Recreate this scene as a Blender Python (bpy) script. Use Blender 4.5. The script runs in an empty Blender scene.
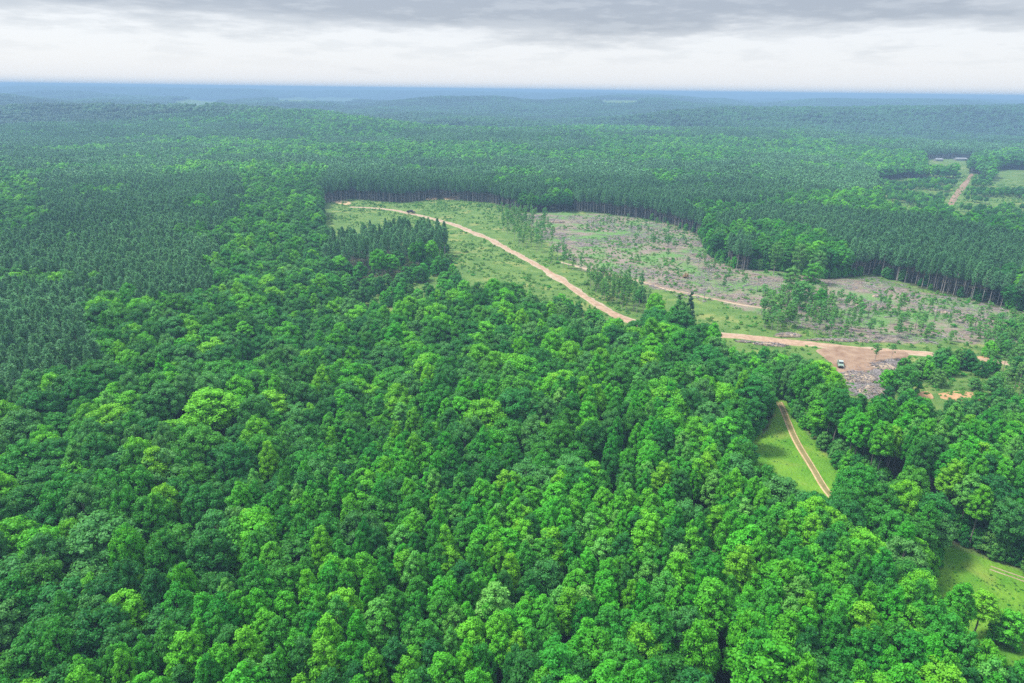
import bpy, math, random
import numpy as np
from mathutils import Matrix, Vector

SEED = 7
rng = np.random.default_rng(SEED)
random.seed(SEED)
sc = bpy.context.scene
COL = sc.collection
W, H = 1024, 683
FPX = 683.0
CAM = np.array([0.0, 0.0, 120.0])
PITCH = math.radians(20.25)
ROLL = math.radians(0.72)

# ------------------------------------------------------------------ camera
cd = bpy.data.cameras.new('camera')
cam = bpy.data.objects.new('camera', cd)
COL.objects.link(cam)
cd.sensor_width = 36.0
cd.lens = FPX / W * 36.0
cd.clip_start = 1.0
cd.clip_end = 80000.0
MROT = Matrix.Rotation(math.pi / 2 - PITCH, 4, 'X') @ Matrix.Rotation(ROLL, 4, 'Z')
cam.matrix_world = Matrix.Translation(Vector(CAM)) @ MROT
sc.camera = cam
R3 = np.array(MROT.to_3x3())


def project(P):
    """world points (n,3) -> pixel x, pixel y, depth"""
    q = (np.asarray(P, float) - CAM) @ R3
    d = -q[:, 2]
    ds = np.where(d > 1, d, 1)
    return W / 2 + FPX * q[:, 0] / ds, H / 2 - FPX * q[:, 1] / ds, d


# ------------------------------------------------------------------ noise / terrain
def _hash(i, j, s):
    n = (i.astype(np.int64) * 374761393 + j.astype(np.int64) * 668265263 + s * 2147483647) & 0xFFFFFFFF
    n = ((n ^ (n >> 13)) * 1274126177) & 0xFFFFFFFF
    n = n ^ (n >> 16)
    return (n & 0xFFFF) / 65535.0


def vnoise(x, y, s=0):
    xi, yi = np.floor(x), np.floor(y)
    u, v = x - xi, y - yi
    u = u * u * u * (u * (6 * u - 15) + 10)
    v = v * v * v * (v * (6 * v - 15) + 10)
    a, b = _hash(xi, yi, s), _hash(xi + 1, yi, s)
    c, d = _hash(xi, yi + 1, s), _hash(xi + 1, yi + 1, s)
    return (a * (1 - u) + b * u) * (1 - v) + (c * (1 - u) + d * u) * v


def fbm(x, y, s=0, o=4):
    t, a, n = 0, 0.5, 0
    for k in range(o):
        t = t + a * vnoise(x * 2 ** k + 13.7 * k, y * 2 ** k - 7.1 * k, s + k)
        n += a
        a *= 0.5
    return t / n


def sstep(a, b, x):
    t = np.clip((x - a) / (b - a), 0, 1)
    return t * t * (3 - 2 * t)


def ground_z(x, y):
    x = np.asarray(x, float)
    y = np.asarray(y, float)
    r = np.hypot(x, y)
    near = (fbm(x / 330 + 3.1, y / 330 + 1.7, 11, 2) - 0.5) * 16 * (1 - 0.3 * sstep(600, 1500, r))
    # the ravine that crosses the wood at the left and the drop into the logged hollow
    near -= 6.0 * np.exp(-((x + 60 + (y - 230) * 0.35) / 38.0) ** 2) * sstep(120, 200, y) * (1 - sstep(420, 560, y))
    mid = (fbm(x / 900 + 9.3, y / 600 + 4.2, 31, 3) - 0.5) * 96 * sstep(900, 2200, r)
    far = (fbm(x / 3000 + 1.3, y / 1300 + 8.2, 51, 4) - 0.5) * (270 + 230 * sstep(9000, 15000, r)) * sstep(2400, 6000, r)
    ridge = 38 * sstep(2500, 5200, r) * sstep(-0.05, 0.45, x / np.maximum(r, 1)) * (fbm(x / 5200, y / 1500 + 3, 71, 3) - 0.42) * 3.2
    # long wooded ridges: one beyond the pines at the right, one at the left, one far off
    ax = x / np.maximum(r, 1)
    ridge += 62 * np.exp(-((y - 2500 - 0.12 * x) / 260.0) ** 2) * sstep(0.08, 0.3, ax) * (0.7 + 0.6 * vnoise(x / 420, y / 800, 5))
    ridge += 26 * np.exp(-((y - 1900 + 0.2 * x) / 200.0) ** 2) * sstep(-0.1, -0.3, ax) * (0.6 + 0.8 * vnoise(x / 380, y / 700, 6))
    ridge += 80 * np.exp(-((r - 5600 - 400 * ax) / 520.0) ** 2) * sstep(0.02, 0.2, ax) * (0.5 + 0.9 * vnoise(x / 900, y / 1500, 7))
    ridge += 50 * np.exp(-((r - 4000) / 420.0) ** 2) * (0.2 + 0.9 * vnoise(x / 1300, y / 1500, 8))
    z = near + mid + far + ridge
    cap = 80.0 + 36.0 * sstep(10000, 15000, r)
    z = np.where(z > cap * 0.6, cap * 0.6 + (cap * 0.4) * np.tanh((z - cap * 0.6) / (cap * 0.4)), z)
    return z


def unproject(px, py, h=0.0):
    """pixel -> point whose height above the ground is h"""
    d = R3 @ np.array([(px - W / 2) / FPX, (H / 2 - py) / FPX, -1.0])
    a = 60.0
    tt = 60.0 * 1.012 ** np.arange(500)
    for _ in range(3):
        P = CAM + d * tt[:, None]
        under = P[:, 2] <= ground_z(P[:, 0], P[:, 1]) + h
        if not under.any():
            p = CAM + d * 9000
            return p[0], p[1]
        k = max(1, int(np.argmax(under)))
        tt = np.linspace(tt[k - 1], tt[k], 40)
    p = CAM + d * tt[-1] * 0.5 + CAM * 0 + d * tt[0] * 0.5
    return p[0], p[1]


def poly(pts):
    return np.array([unproject(*(p if len(p) == 3 else (p[0], p[1], 0))) for p in pts])


def inside(P, x, y):
    c = np.zeros(x.shape, bool)
    n = len(P)
    for i in range(n):
        x1, y1 = P[i]
        x2, y2 = P[(i + 1) % n]
        m = (y1 > y) != (y2 > y)
        with np.errstate(divide='ignore', invalid='ignore'):
            xx = (x2 - x1) * (y - y1) / (y2 - y1) + x1
        c ^= m & (x < xx)
    return c


def seg_dist(L, x, y):
    best = np.full(x.shape, 1e9)
    for i in range(len(L) - 1):
        ax, ay = L[i]
        bx, by = L[i + 1]
        dx, dy = bx - ax, by - ay
        t = np.clip(((x - ax) * dx + (y - ay) * dy) / (dx * dx + dy * dy + 1e-9), 0, 1)
        best = np.minimum(best, np.hypot(x - ax - t * dx, y - ay - t * dy))
    return best


# ------------------------------------------------------------------ the lie of the land
OPEN_MAIN = poly([(322, 204), (350, 199), (402, 203), (436, 199), (490, 203), (520, 212), (548, 212), (590, 212), (640, 218),
                  (668, 224), (700, 236), (712, 258), (738, 270), (772, 270), (826, 279), (872, 275), (925, 289), (1030, 314),
                  (1100, 332), (1110, 372), (1000, 372), (958, 364, 4), (915, 368, 6), (884, 384, 8), (868, 396, 22), (850, 388, 20),
                  (832, 372, 17), (815, 353, 18), (790, 349, 21), (750, 349, 23), (724, 343, 26), (716, 322, 23), (690, 300, 24), (655, 292, 24), (624, 316, 22),
                  (596, 314, 25), (572, 302, 25), (556, 294, 25), (530, 280, 25), (500, 270, 24), (470, 276, 22), (440, 282, 12), (424, 276, 4),
                  (441, 262), (448, 222, 22), (408, 217, 22), (372, 222, 22), (340, 226, 22), (322, 222, 22)])
MEADOW = poly([(782, 407), (770, 416), (757, 430, 2), (747, 446, 10), (756, 464, 15), (775, 470, 19), (802, 472, 20), (824, 484, 19), (840, 492, 12),
               (870, 503), (905, 520), (934, 534, 4), (946, 552, 22), (960, 572, 20), (990, 606, 22), (1024, 640, 22), (1080, 690, 22), (1100, 612), (1030, 574),
               (985, 556), (944, 534), (905, 514), (868, 496), (838, 474), (814, 440), (796, 420), (788, 405)])
SPUR = poly([(908, 391), (950, 390), (990, 394), (992, 404, 2), (940, 404, 4), (905, 400, 4)])
SCRUB = poly([(884, 386), (900, 372), (960, 364), (1110, 372), (1110, 424, 18), (1000, 410, 20), (940, 408, 20), (900, 410, 18), (872, 406, 14)])
SCRUB_P = poly([(330, 262, 14), (356, 276), (380, 284), (424, 272), (448, 266), (476, 276, 22), (436, 290, 22), (380, 300, 22), (330, 290, 22)])
PARK_R = poly([(872, 182), (905, 178), (945, 181), (958, 174), (975, 174), (990, 182), (1040, 188), (1050, 216, 22), (990, 210, 22), (950, 207, 22), (905, 205, 22), (880, 196, 22)])
PINES_L = poly([(-40, 392, 20), (30, 372, 20), (74, 362, 20), (100, 352, 20), (84, 318, 20), (62, 296, 20), (112, 284, 20), (158, 290, 20), (196, 279, 20),
                (222, 252, 20), (232, 215, 20), (238, 172, 20), (180, 158, 20), (90, 160, 20), (40, 176, 20), (44, 214, 20), (-40, 258, 20)])
PINES_S = poly([(328, 226, 22), (366, 221, 22), (408, 217, 22), (448, 221, 22), (443, 262), (420, 268), (380, 281), (356, 276), (322, 250, 20)])
PINES_M = poly([(318, 206), (322, 176, 18), (340, 160, 18), (560, 158, 18), (720, 172, 18), (760, 190, 18), (745, 205, 18), (705, 212, 18), (700, 238), (640, 219), (520, 213), (490, 204), (400, 205)])
PINES_R = poly([(716, 214, 20), (760, 202, 20), (840, 200, 20), (930, 216, 20), (1040, 236, 20), (1110, 250, 20), (1110, 334), (1030, 314), (925, 289), (872, 275), (826, 279), (772, 270), (738, 270), (712, 258)])
POPLARS = poly([(-80, 760, 20), (60, 690, 20), (150, 610, 20), (178, 566, 20), (246, 505, 20), (262, 452, 20), (330, 398, 20), (430, 382, 20), (520, 380, 20), (640, 384, 20),
                (700, 410, 20), (744, 450, 20), (800, 500, 20), (872, 560, 20), (905, 610, 20), (1010, 690, 20), (1080, 760, 20)])
POPLARS_R = poly([(800, 404, 16), (900, 408, 16), (1100, 450, 16), (1100, 500, 16), (960, 486, 16), (870, 470, 16), (820, 440, 16)])
ROAD_MAIN = poly([(350, 207), (385, 209), (412, 214), (445, 222), (482, 236), (520, 256), (556, 276), (588, 299), (622, 318), (668, 330), (724, 335), (780, 341), (850, 348),
                  (905, 352), (958, 357), (1000, 362), (1060, 372)])
ROAD_CUT = poly([(560, 262), (600, 272), (640, 281), (672, 290), (704, 297), (744, 305), (790, 312)])
TRACK = poly([(779, 402), (781, 406), (783, 410), (796, 440), (812, 467), (832, 497), (862, 516), (905, 536), (950, 555), (990, 568), (1030, 582), (1090, 602)])
ROAD_FAR = poly([(972, 174), (968, 180), (960, 190), (952, 202), (950, 210)])
LANDING = poly([(812, 350), (838, 346), (880, 350), (910, 352), (905, 358), (884, 362), (874, 368), (856, 376), (838, 373), (830, 362)])

FIELDS_FAR = []
for (cx, cy, rx, ry) in [(316, 98.5, 46, 1.6), (948, 160.5, 26, 1.6), (196, 101, 26, 0.9), (1012, 172, 20, 2.4), (620, 100.5, 24, 0.6)]:
    FIELDS_FAR.append(poly([(cx + rx * math.cos(a), cy + ry * math.sin(a), 0 if math.sin(a) < 0.05 else 24) for a in np.linspace(0, 6.283, 13)[:-1]]))


def wob(x, y, a=6.0, w=22.0, s=5):
    return x + (fbm(x / w, y / w, s, 3) - 0.5) * 2 * a, y + (fbm(x / w + 40, y / w + 7, s + 3, 3) - 0.5) * 2 * a


def zones(x, y):
    """0 broadleaf 1 poplar 2 pine 3 open 4 parkland with scattered trees"""
    xw, yw = wob(x, y)
    r = np.hypot(x, y)
    z = np.zeros(x.shape, int)
    p = fbm(x / 420 + 2, y / 300 + 5, 91, 3)
    fw = sstep(1300, 2200, r)
    p = p * (1 - fw) + fw * fbm(x / 1100 + 7, y / 420 + 2, 95, 4)
    z[(r > 700) & (p > 0.585 - 0.05 * sstep(1500, 4000, r))] = 2
    z[inside(POPLARS, *wob(x, y, 22, 60, 9))] = 1
    z[inside(POPLARS_R, xw, yw)] = 1
    z[inside(PINES_L, *wob(x, y, 16, 45, 25))] = 2
    z[inside(PINES_M, x, y)] = 2
    z[inside(PINES_R, x, y)] = 2
    mixd = fbm(x / 70 + 11, y / 70 - 4, 131, 3) > 0.605
    z[(z == 2) & mixd & (r > 430)] = 0
    z[inside(PARK_R, xw, yw)] = 4
    z[inside(OPEN_MAIN, x, y)] = 3
    z[inside(SCRUB, x, y)] = 5
    z[inside(SCRUB_P, x, y)] = 5
    z[inside(PINES_S, x, y)] = 2
    z[inside(MEADOW, *wob(x, y, 2.0, 12, 5))] = 3
    z[inside(SPUR, x, y)] = 3
    z[seg_dist(TRACK, x, y) < 3.2] = 3
    z[(seg_dist(ROAD_MAIN, x, y) < 5.0)] = 3
    z[seg_dist(ROAD_FAR, x, y) < 9] = 3
    for F in FIELDS_FAR:
        z[inside(F, x, y)] = 3
    return z


# ------------------------------------------------------------------ materials
def new_mat(name):
    m = bpy.data.materials.new(name)
    m.use_nodes = True
    nt = m.node_tree
    nt.nodes.clear()
    return m, nt.nodes, nt.links


def nd(N, t, **kw):
    n = N.new(t)
    for k, v in kw.items():
        if k in n.inputs.keys():
            n.inputs[k].default_value = v
        else:
            setattr(n, k, v)
    return n


def mixc(N, L, f, a, b):
    m = N.new('ShaderNodeMix')
    m.data_type = 'RGBA'
    for sock, v in ((m.inputs[0], f), (m.inputs[6], a), (m.inputs[7], b)):
        if hasattr(v, 'is_linked') or hasattr(v, 'links'):
            L.new(v, sock)
        elif isinstance(v, (int, float)):
            sock.default_value = v
        else:
            sock.default_value = (*v, 1)
    return m.outputs[2]


def math_(N, L, op, a, b=None, clamp=False):
    m = N.new('ShaderNodeMath')
    m.operation = op
    m.use_clamp = clamp
    for i, v in enumerate((a, b)):
        if v is None:
            continue
        if isinstance(v, (int, float)):
            m.inputs[i].default_value = v
        else:
            L.new(v, m.inputs[i])
    return m.outputs[0]


def leaf_mat(name, dark, light, trans=0.32, sheen=0.18):
    m, N, L = new_mat(name)
    out = N.new('ShaderNodeOutputMaterial')
    at = nd(N, 'ShaderNodeAttribute', attribute_name='tint')
    oi = N.new('ShaderNodeObjectInfo')
    # leaf colour varies from tree to tree, from branch to branch and in patches across the land
    no = nd(N, 'ShaderNodeTexNoise', Scale=0.016, Detail=2.0)
    L.new(oi.outputs['Location'], no.inputs['Vector'])
    a = math_(N, L, 'MULTIPLY', at.outputs['Fac'], 0.50)
    b = math_(N, L, 'MULTIPLY', oi.outputs['Random'], 0.42)
    c = math_(N, L, 'MULTIPLY', no.outputs[0], 0.9)
    s = math_(N, L, 'ADD', math_(N, L, 'ADD', a, b), c)
    n2 = nd(N, 'ShaderNodeTexNoise', Scale=0.0028, Detail=4.0)  # broad patches: light and dark of hill relief put into the leaf colour
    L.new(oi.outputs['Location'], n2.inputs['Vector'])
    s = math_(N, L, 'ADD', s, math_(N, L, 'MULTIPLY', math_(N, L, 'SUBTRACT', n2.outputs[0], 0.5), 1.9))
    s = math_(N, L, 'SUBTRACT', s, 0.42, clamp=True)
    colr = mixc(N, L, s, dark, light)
    hs = N.new('ShaderNodeHueSaturation')
    h = math_(N, L, 'MULTIPLY_ADD', oi.outputs['Random'], 0.0)
    hm = N.new('ShaderNodeMath')
    hm.operation = 'MULTIPLY_ADD'
    mf = N.new('ShaderNodeMath')
    mf.operation = 'FRACT'
    L.new(math_(N, L, 'MULTIPLY', oi.outputs['Random'], 7.31), mf.inputs[0])
    L.new(mf.outputs[0], hm.inputs[0])
    hm.inputs[1].default_value = 0.018
    hm.inputs[2].default_value = 0.489
    L.new(hm.outputs[0], hs.inputs['Hue'])
    L.new(colr, hs.inputs['Color'])
    bs = nd(N, 'ShaderNodeBsdfPrincipled', Roughness=0.55)
    bs.inputs['Specular IOR Level'].default_value = sheen
    L.new(hs.outputs[0], bs.inputs['Base Color'])
    tr = N.new('ShaderNodeBsdfTranslucent')
    tcol = mixc(N, L, 0.45, hs.outputs[0], (0.16, 0.30, 0.02))
    L.new(tcol, tr.inputs['Color'])
    mx = N.new('ShaderNodeMixShader')
    mx.inputs[0].default_value = trans
    L.new(bs.outputs[0], mx.inputs[1])
    L.new(tr.outputs[0], mx.inputs[2])
    L.new(mx.outputs[0], out.inputs[0])
    return m


def plain_mat(name, a, b, scale=1.0, rough=0.85, metallic=0.0, detail=4.0, spec=0.3, coord='Object'):
    m, N, L = new_mat(name)
    out = N.new('ShaderNodeOutputMaterial')
    tc = N.new('ShaderNodeTexCoord')
    no = nd(N, 'ShaderNodeTexNoise', Scale=scale, Detail=detail)
    L.new(tc.outputs[coord], no.inputs['Vector'])
    rp = N.new('ShaderNodeMapRange')
    rp.inputs[1].default_value = 0.32
    rp.inputs[2].default_value = 0.68
    L.new(no.outputs[0], rp.inputs[0])
    colr = mixc(N, L, rp.outputs[0], a, b)
    bs = nd(N, 'ShaderNodeBsdfPrincipled', Roughness=rough, Metallic=metallic)
    bs.inputs['Specular IOR Level'].default_value = spec
    L.new(colr, bs.inputs['Base Color'])
    L.new(bs.outputs[0], out.inputs[0])
    return m


G = 1.0
M = {}
M['oak0'] = leaf_mat('leaf_oak_mid', (0.017, 0.153, 0.014), (0.077, 0.368, 0.026))
M['oak1'] = leaf_mat('leaf_oak_dark', (0.011, 0.116, 0.018), (0.043, 0.261, 0.031))
M['oak2'] = leaf_mat('leaf_oak_bright', (0.050, 0.306, 0.012), (0.183, 0.558, 0.018))
M['oak3'] = leaf_mat('leaf_oak_grey', (0.030, 0.183, 0.031), (0.112, 0.356, 0.068))
M['pop0'] = leaf_mat('leaf_poplar_bright', (0.033, 0.277, 0.012), (0.133, 0.558, 0.024))
M['pop1'] = leaf_mat('leaf_poplar_mid', (0.017, 0.189, 0.014), (0.077, 0.403, 0.029))
M['pop2'] = leaf_mat('leaf_poplar_yellow', (0.060, 0.314, 0.011), (0.211, 0.581, 0.020))
M['pop3'] = leaf_mat('leaf_poplar_pale', (0.050, 0.284, 0.029), (0.211, 0.534, 0.088))
M['pine'] = leaf_mat('needles_pine', (0.046, 0.170, 0.062), (0.160, 0.400, 0.150), trans=0.15, sheen=0.2)
M['cedar'] = leaf_mat('needles_cedar', (0.008, 0.050, 0.020), (0.022, 0.100, 0.036), trans=0.1, sheen=0.2)
M['sap'] = leaf_mat('leaf_young', (0.045, 0.190, 0.024), (0.140, 0.370, 0.070))
M['weed'] = leaf_mat('leaf_weeds', (0.070, 0.215, 0.026), (0.170, 0.380, 0.060))
M['far0'] = leaf_mat('leaf_canopy_baked_shade', (0.010, 0.058, 0.018), (0.036, 0.170, 0.032))  # far canopy colours darkened to hold self-shadow the rounded grove blobs lack
M['far1'] = leaf_mat('leaf_canopy_baked_shade_dark', (0.009, 0.048, 0.018), (0.030, 0.140, 0.032))
M['farp'] = leaf_mat('needles_canopy_baked_shade', (0.010, 0.046, 0.022), (0.034, 0.116, 0.044))
M['tan'] = leaf_mat('leaf_withered', (0.30, 0.20, 0.10), (0.46, 0.34, 0.18))
M['bark'] = plain_mat('bark', (0.10, 0.085, 0.07), (0.22, 0.20, 0.175), 3.0)
M['barkpine'] = plain_mat('bark_pine', (0.20, 0.17, 0.155), (0.38, 0.34, 0.32), 2.0)
M['dead'] = plain_mat('weathered_wood', (0.12, 0.10, 0.095), (0.30, 0.27, 0.26), 0.8)


# ------------------------------------------------------------------ mesh building
class Geo:
    def __init__(self):
        self.v, self.f, self.n, self.t, self.m = [], [], 0, [], []

    def add(self, v, f, tint=0.5, mat=0):
        v = np.asarray(v, float)
        f = np.asarray(f, int)
        self.v.append(v)
        self.f.append(f + self.n)
        self.n += len(v)
        self.t.append(np.full(len(v), tint) if np.isscalar(tint) else np.asarray(tint, float))
        self.m.append(np.full(len(f), mat, int))

    def merge(self, g, off=(0, 0, 0), s=1.0, mat=0):
        for v, f, t, m in zip(g.v, g.f, g.t, g.m):
            self.v.append(v * s + np.array(off))
            self.f.append(f + self.n)
            self.t.append(t)
            self.m.append(np.full(len(f), mat, int) if mat is not None else m)
        self.n += g.n

    def mesh(self, name, mats, smooth=False):
        me = bpy.data.meshes.new(name)
        V = np.concatenate(self.v).astype(np.float32)
        me.vertices.add(len(V))
        me.vertices.foreach_set('co', V.ravel())
        loops, starts, tot, mi = [], [], [], []
        p = 0
        for f, m in zip(self.f, self.m):
            k = f.shape[1]
            loops.append(f.ravel())
            starts.append(p + np.arange(len(f)) * k)
            p += f.size
            mi.append(m)
        loops = np.concatenate(loops).astype(np.int32)
        starts = np.concatenate(starts).astype(np.int32)
        mi = np.concatenate(mi).astype(np.int32)
        me.loops.add(len(loops))
        me.loops.foreach_set('vertex_index', loops)
        me.polygons.add(len(starts))
        me.polygons.foreach_set('loop_start', starts)
        me.polygons.foreach_set('material_index', mi)
        if smooth:
            me.polygons.foreach_set('use_smooth', np.ones(len(starts), bool))
        a = me.attributes.new('tint', 'FLOAT', 'POINT')
        a.data.foreach_set('value', np.concatenate(self.t).astype(np.float32))
        for m in mats:
            me.materials.append(m)
        me.update(calc_edges=True)
        me.validate()
        return me


def ico(n=1):
    import bmesh
    bm = bmesh.new()
    bmesh.ops.create_icosphere(bm, subdivisions=n, radius=1)
    v = np.array([x.co[:] for x in bm.verts])
    f = np.array([[q.index for q in p.verts] for p in bm.faces])
    bm.free()
    return v, f


ICO1, ICO2 = ico(1), ico(2)


def unit(v):
    return v / np.maximum(np.linalg.norm(v, axis=-1, keepdims=True), 1e-9)


def tube(g, pts, rad, sides=6, mat=0, tint=0.5):
    pts = np.asarray(pts, float)
    n = len(pts)
    rad = np.broadcast_to(rad, (n,)) if np.ndim(rad) else np.full(n, rad)
    d = np.gradient(pts, axis=0)
    d = unit(d)
    ref = np.where(np.abs(d[:, 2:3]) > 0.8, [[1.0, 0, 0]], [[0, 0, 1.0]])
    a = unit(np.cross(d, ref))
    b = np.cross(d, a)
    th = np.arange(sides) / sides * 2 * math.pi
    ring = pts[:, None] + rad[:, None, None] * (np.cos(th)[None, :, None] * a[:, None] + np.sin(th)[None, :, None] * b[:, None])
    v = ring.reshape(-1, 3)
    i = np.arange(n - 1)[:, None] * sides
    j = np.arange(sides)[None]
    k = (j + 1) % sides
    f = np.stack([i + j, i + k, i + sides + k, i + sides + j], -1).reshape(-1, 4)
    g.add(v, f, tint, mat)
    g.add(v[-sides:], np.array([list(range(sides))]), tint, mat)
    g.add(v[:sides], np.array([list(range(sides))[::-1]]), tint, mat)


def leaves(g, pos, nrm, size, tint, aspect=1.3, r=rng):
    n = len(pos)
    t = unit(np.cross(nrm, r.normal(size=(n, 3))))
    b = np.cross(nrm, t)
    s = size * r.uniform(0.6, 1.25, (n, 1))
    v = np.stack([pos - t * s * aspect * 0.5, pos - b * s * 0.42 + nrm * s * 0.08, pos + t * s * aspect * 0.5 - nrm * s * 0.12, pos + b * s * 0.42 + nrm * s * 0.08], 1).reshape(-1, 3)
    f = np.arange(4 * n).reshape(n, 4)
    g.add(v, f, np.repeat(tint, 4))


def crown(r, prof, zlo, zhi, rad, nc, cr, nl, leaf, jit=0.42, squash=0.92, core=0.78, fill=0.25, gaps=0.0):
    """prof(t)->relative radius at height t (0 bottom,1 top). Clumps of leaves over an uneven envelope."""
    g = Geo()
    lob = r.uniform(0.82, 1.18, 7)
    cs = []
    for k in range(nc * 4):
        t = 1 - r.uniform(0, 1) ** 0.9
        a = r.uniform(0, 2 * math.pi)
        inner = r.uniform(0, 1) < fill
        q = prof(t) * rad * (0.9 + 0.22 * (lob[int(a / 6.2832 * 7) % 7] - 1) * 4 * 0.5)
        q *= r.uniform(0.25, 0.8) if inner else r.uniform(0.85, 1.04)
        c = np.array([q * math.cos(a), q * math.sin(a), zlo + t * (zhi - zlo)])
        c[2] += r.normal() * cr * 0.25
        rr = cr * r.uniform(0.7, 1.35)
        if any(np.linalg.norm(c - o[0]) < 0.72 * (rr + o[1]) * 0.9 for o in cs):
            continue
        if gaps and r.uniform() < gaps:
            continue
        cs.append((c, rr))
        if len(cs) >= nc:
            break
    mid = np.array([0, 0, zlo + 0.35 * (zhi - zlo)])
    for c, rr in cs:
        out = unit(c - mid)
        ct = r.uniform(0, 1)
        if core:
            v = ICO1[0] * (1 + r.uniform(-0.22, 0.22, (len(ICO1[0]), 1)))
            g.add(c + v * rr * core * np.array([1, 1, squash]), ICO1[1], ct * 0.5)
        u = unit(r.normal(size=(nl, 3)))
        fl = (u @ out) < -0.25
        u[fl] *= -1
        dn = u[:, 2] < -0.45
        u[dn, 2] *= -1
        pos = c + u * rr * r.uniform(0.8, 1.16, (nl, 1)) * np.array([1, 1, squash])
        nrm = unit(u * 1.0 + np.array([0, 0, 0.25]) + jit * r.normal(size=(nl, 3)))
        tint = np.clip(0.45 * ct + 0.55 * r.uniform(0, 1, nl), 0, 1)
        leaves(g, pos, nrm, leaf, tint, r=r)
    return g, cs


def trunk_geo(r, h, rad, cs, limbs=5, lean=0.3, zmin=0.45):
    g = Geo()
    zz = np.linspace(0, h, 7)
    wx = np.cumsum(r.normal(0, lean, 7)) * 0.5
    wy = np.cumsum(r.normal(0, lean, 7)) * 0.5
    wx -= wx[0]
    wy -= wy[0]
    pts = np.stack([wx, wy, zz], 1)
    rr = rad * (1 - 0.75 * (zz / h)) + rad * 0.5 * np.exp(-zz / 0.8)
    tube(g, np.vstack([[pts[0] + [0, 0, -1.0]], pts]), np.append(rr[0], rr), 6)
    if len(cs):
        for k in r.choice(len(cs), min(limbs, len(cs)), replace=False):
            c = cs[k][0]
            z0 = max(h * zmin, min(c[2] - 1.5, h * 0.85)) * r.uniform(0.85, 1)
            i = z0 / h * 6
            j = min(int(i), 5)
            s = pts[j] + (pts[j + 1] - pts[j]) * (i - j)
            m = (s + c) / 2 + np.array([0, 0, -0.4])
            tube(g, [s, m, c], np.array([0.42, 0.3, 0.1]) * rad, 5)
    return g


def oak_form(i, lod=0):
    r = np.random.default_rng(100 + i)
    D, h = 10.0 * r.uniform(0.9, 1.1), 19.0
    prof = lambda t: max(0.08, (1 - max(0, (t - 0.30) / 0.72) ** 2.1)) ** 0.6 * (0.72 + 0.28 * min(1, t / 0.3))
    if lod:
        cg, cs = crown(r, prof, 8.5, h - 0.6, D / 2, 22, 1.9, 14, 1.25)
    else:
        cg, cs = crown(r, prof, 8.0, h - 0.8, D / 2, 74, 1.22, 86, 0.42, jit=0.5)
    tg = trunk_geo(r, h * 0.82, 0.34, cs, 0 if lod else 7)
    return cg, tg


def pop_form(i, lod=0):
    r = np.random.default_rng(300 + i)
    D, h = 6.2 * r.uniform(0.9, 1.1), 22.0
    prof = lambda t: max(0.05, (1 - max(0, (t - 0.22) / 0.80) ** 1.7)) ** 0.7 * (0.8 + 0.2 * min(1, t / 0.18))
    if lod:
        cg, cs = crown(r, prof, 10.0, h - 0.4, D / 2, 20, 1.35, 12, 0.95, squash=0.95)
    else:
        cg, cs = crown(r, prof, 11.5, h - 0.5, D / 2, 66, 0.80, 78, 0.35, jit=0.5, squash=1.0)
    tg = trunk_geo(r, h * 0.9, 0.26, cs, 0 if lod else 5)
    return cg, tg


def pine_form(i, lod=0):
    r = np.random.default_rng(500 + i)
    D, h = 4.8 * r.uniform(0.85, 1.12), 22.0
    prof = lambda t: max(0.06, (1 - max(0, (t - 0.28) / 0.74) ** 1.4)) * (0.55 + 0.45 * min(1, t / 0.28))
    g = Geo()
    zlo = 11.0
    cs = []
    n = 20 if lod else 58
    for k in range(n):
        t = (k + r.uniform(0, 1)) / n
        a = k * 2.4 + r.uniform(-0.5, 0.5)
        q = prof(t) * D / 2 * r.uniform(0.45, 1.08)
        cs.append((np.array([q * math.cos(a), q * math.sin(a), zlo + t * (h - zlo)]), 0.7))
    for c, rr in cs:
        nl = 10 if lod else 30
        L_ = 1.15 if lod else 0.75
        rc = 0.75 if lod else 0.5
        ct = r.uniform(0, 1)
        v = ICO1[0] * (1 + r.uniform(-0.3, 0.3, (len(ICO1[0]), 1)))
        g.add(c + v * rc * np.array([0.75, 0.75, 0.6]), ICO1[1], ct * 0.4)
        u = unit(r.normal(size=(nl, 3)) + np.array([c[0] * 0.25, c[1] * 0.25, 0.22]))
        side = unit(np.cross(u, r.normal(size=(nl, 3))))
        b = c + u * 0.15
        w = L_ * (0.20 if not lod else 0.34)
        ll = L_ * r.uniform(0.7, 1.3, (nl, 1))
        vv = np.stack([b - side * w, b + side * w, b + u * ll + side * w * 0.25, b + u * ll - side * w * 0.25], 1).reshape(-1, 3)
        g.add(vv, np.arange(4 * nl).reshape(nl, 4), np.repeat(np.clip(ct * 0.5 + 0.5 * r.uniform(0, 1, nl), 0, 1), 4))
    tg = trunk_geo(r, h * 0.95, 0.20, cs, 0 if lod else 10, 0.12, 0.5)
    # a few dead stubs below the crown
    if not lod:
        for k in range(6):
            z = r.uniform(6, 11)
            a = r.uniform(0, 6.28)
            tube(tg, [[0, 0, z], [math.cos(a) * 1.1, math.sin(a) * 1.1, z + 0.1]], np.array([0.05, 0.02]), 4)
    return g, tg


def sap_form(i):
    """tall thin trees left standing in the clearing"""
    r = np.random.default_rng(700 + i)
    h = 14.0
    D = (2.4, 3.2, 4.2, 2.0)[i % 4]
    prof = lambda t: (0.35 + 0.65 * math.sin(math.pi * min(1, t * 0.9 + 0.08))) if i % 2 else (0.5 + 0.5 * math.sin(math.pi * t))
    cg, cs = crown(r, prof, (3.0, 6.0, 7.0, 4.5)[i % 4], h - 0.3, D / 2, 22, 0.62, 34, 0.36, core=0.5, gaps=0.1, fill=0.5)
    tg = trunk_geo(r, h * 0.93, 0.13, cs, 6, 0.16, 0.3)
    return cg, tg


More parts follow.
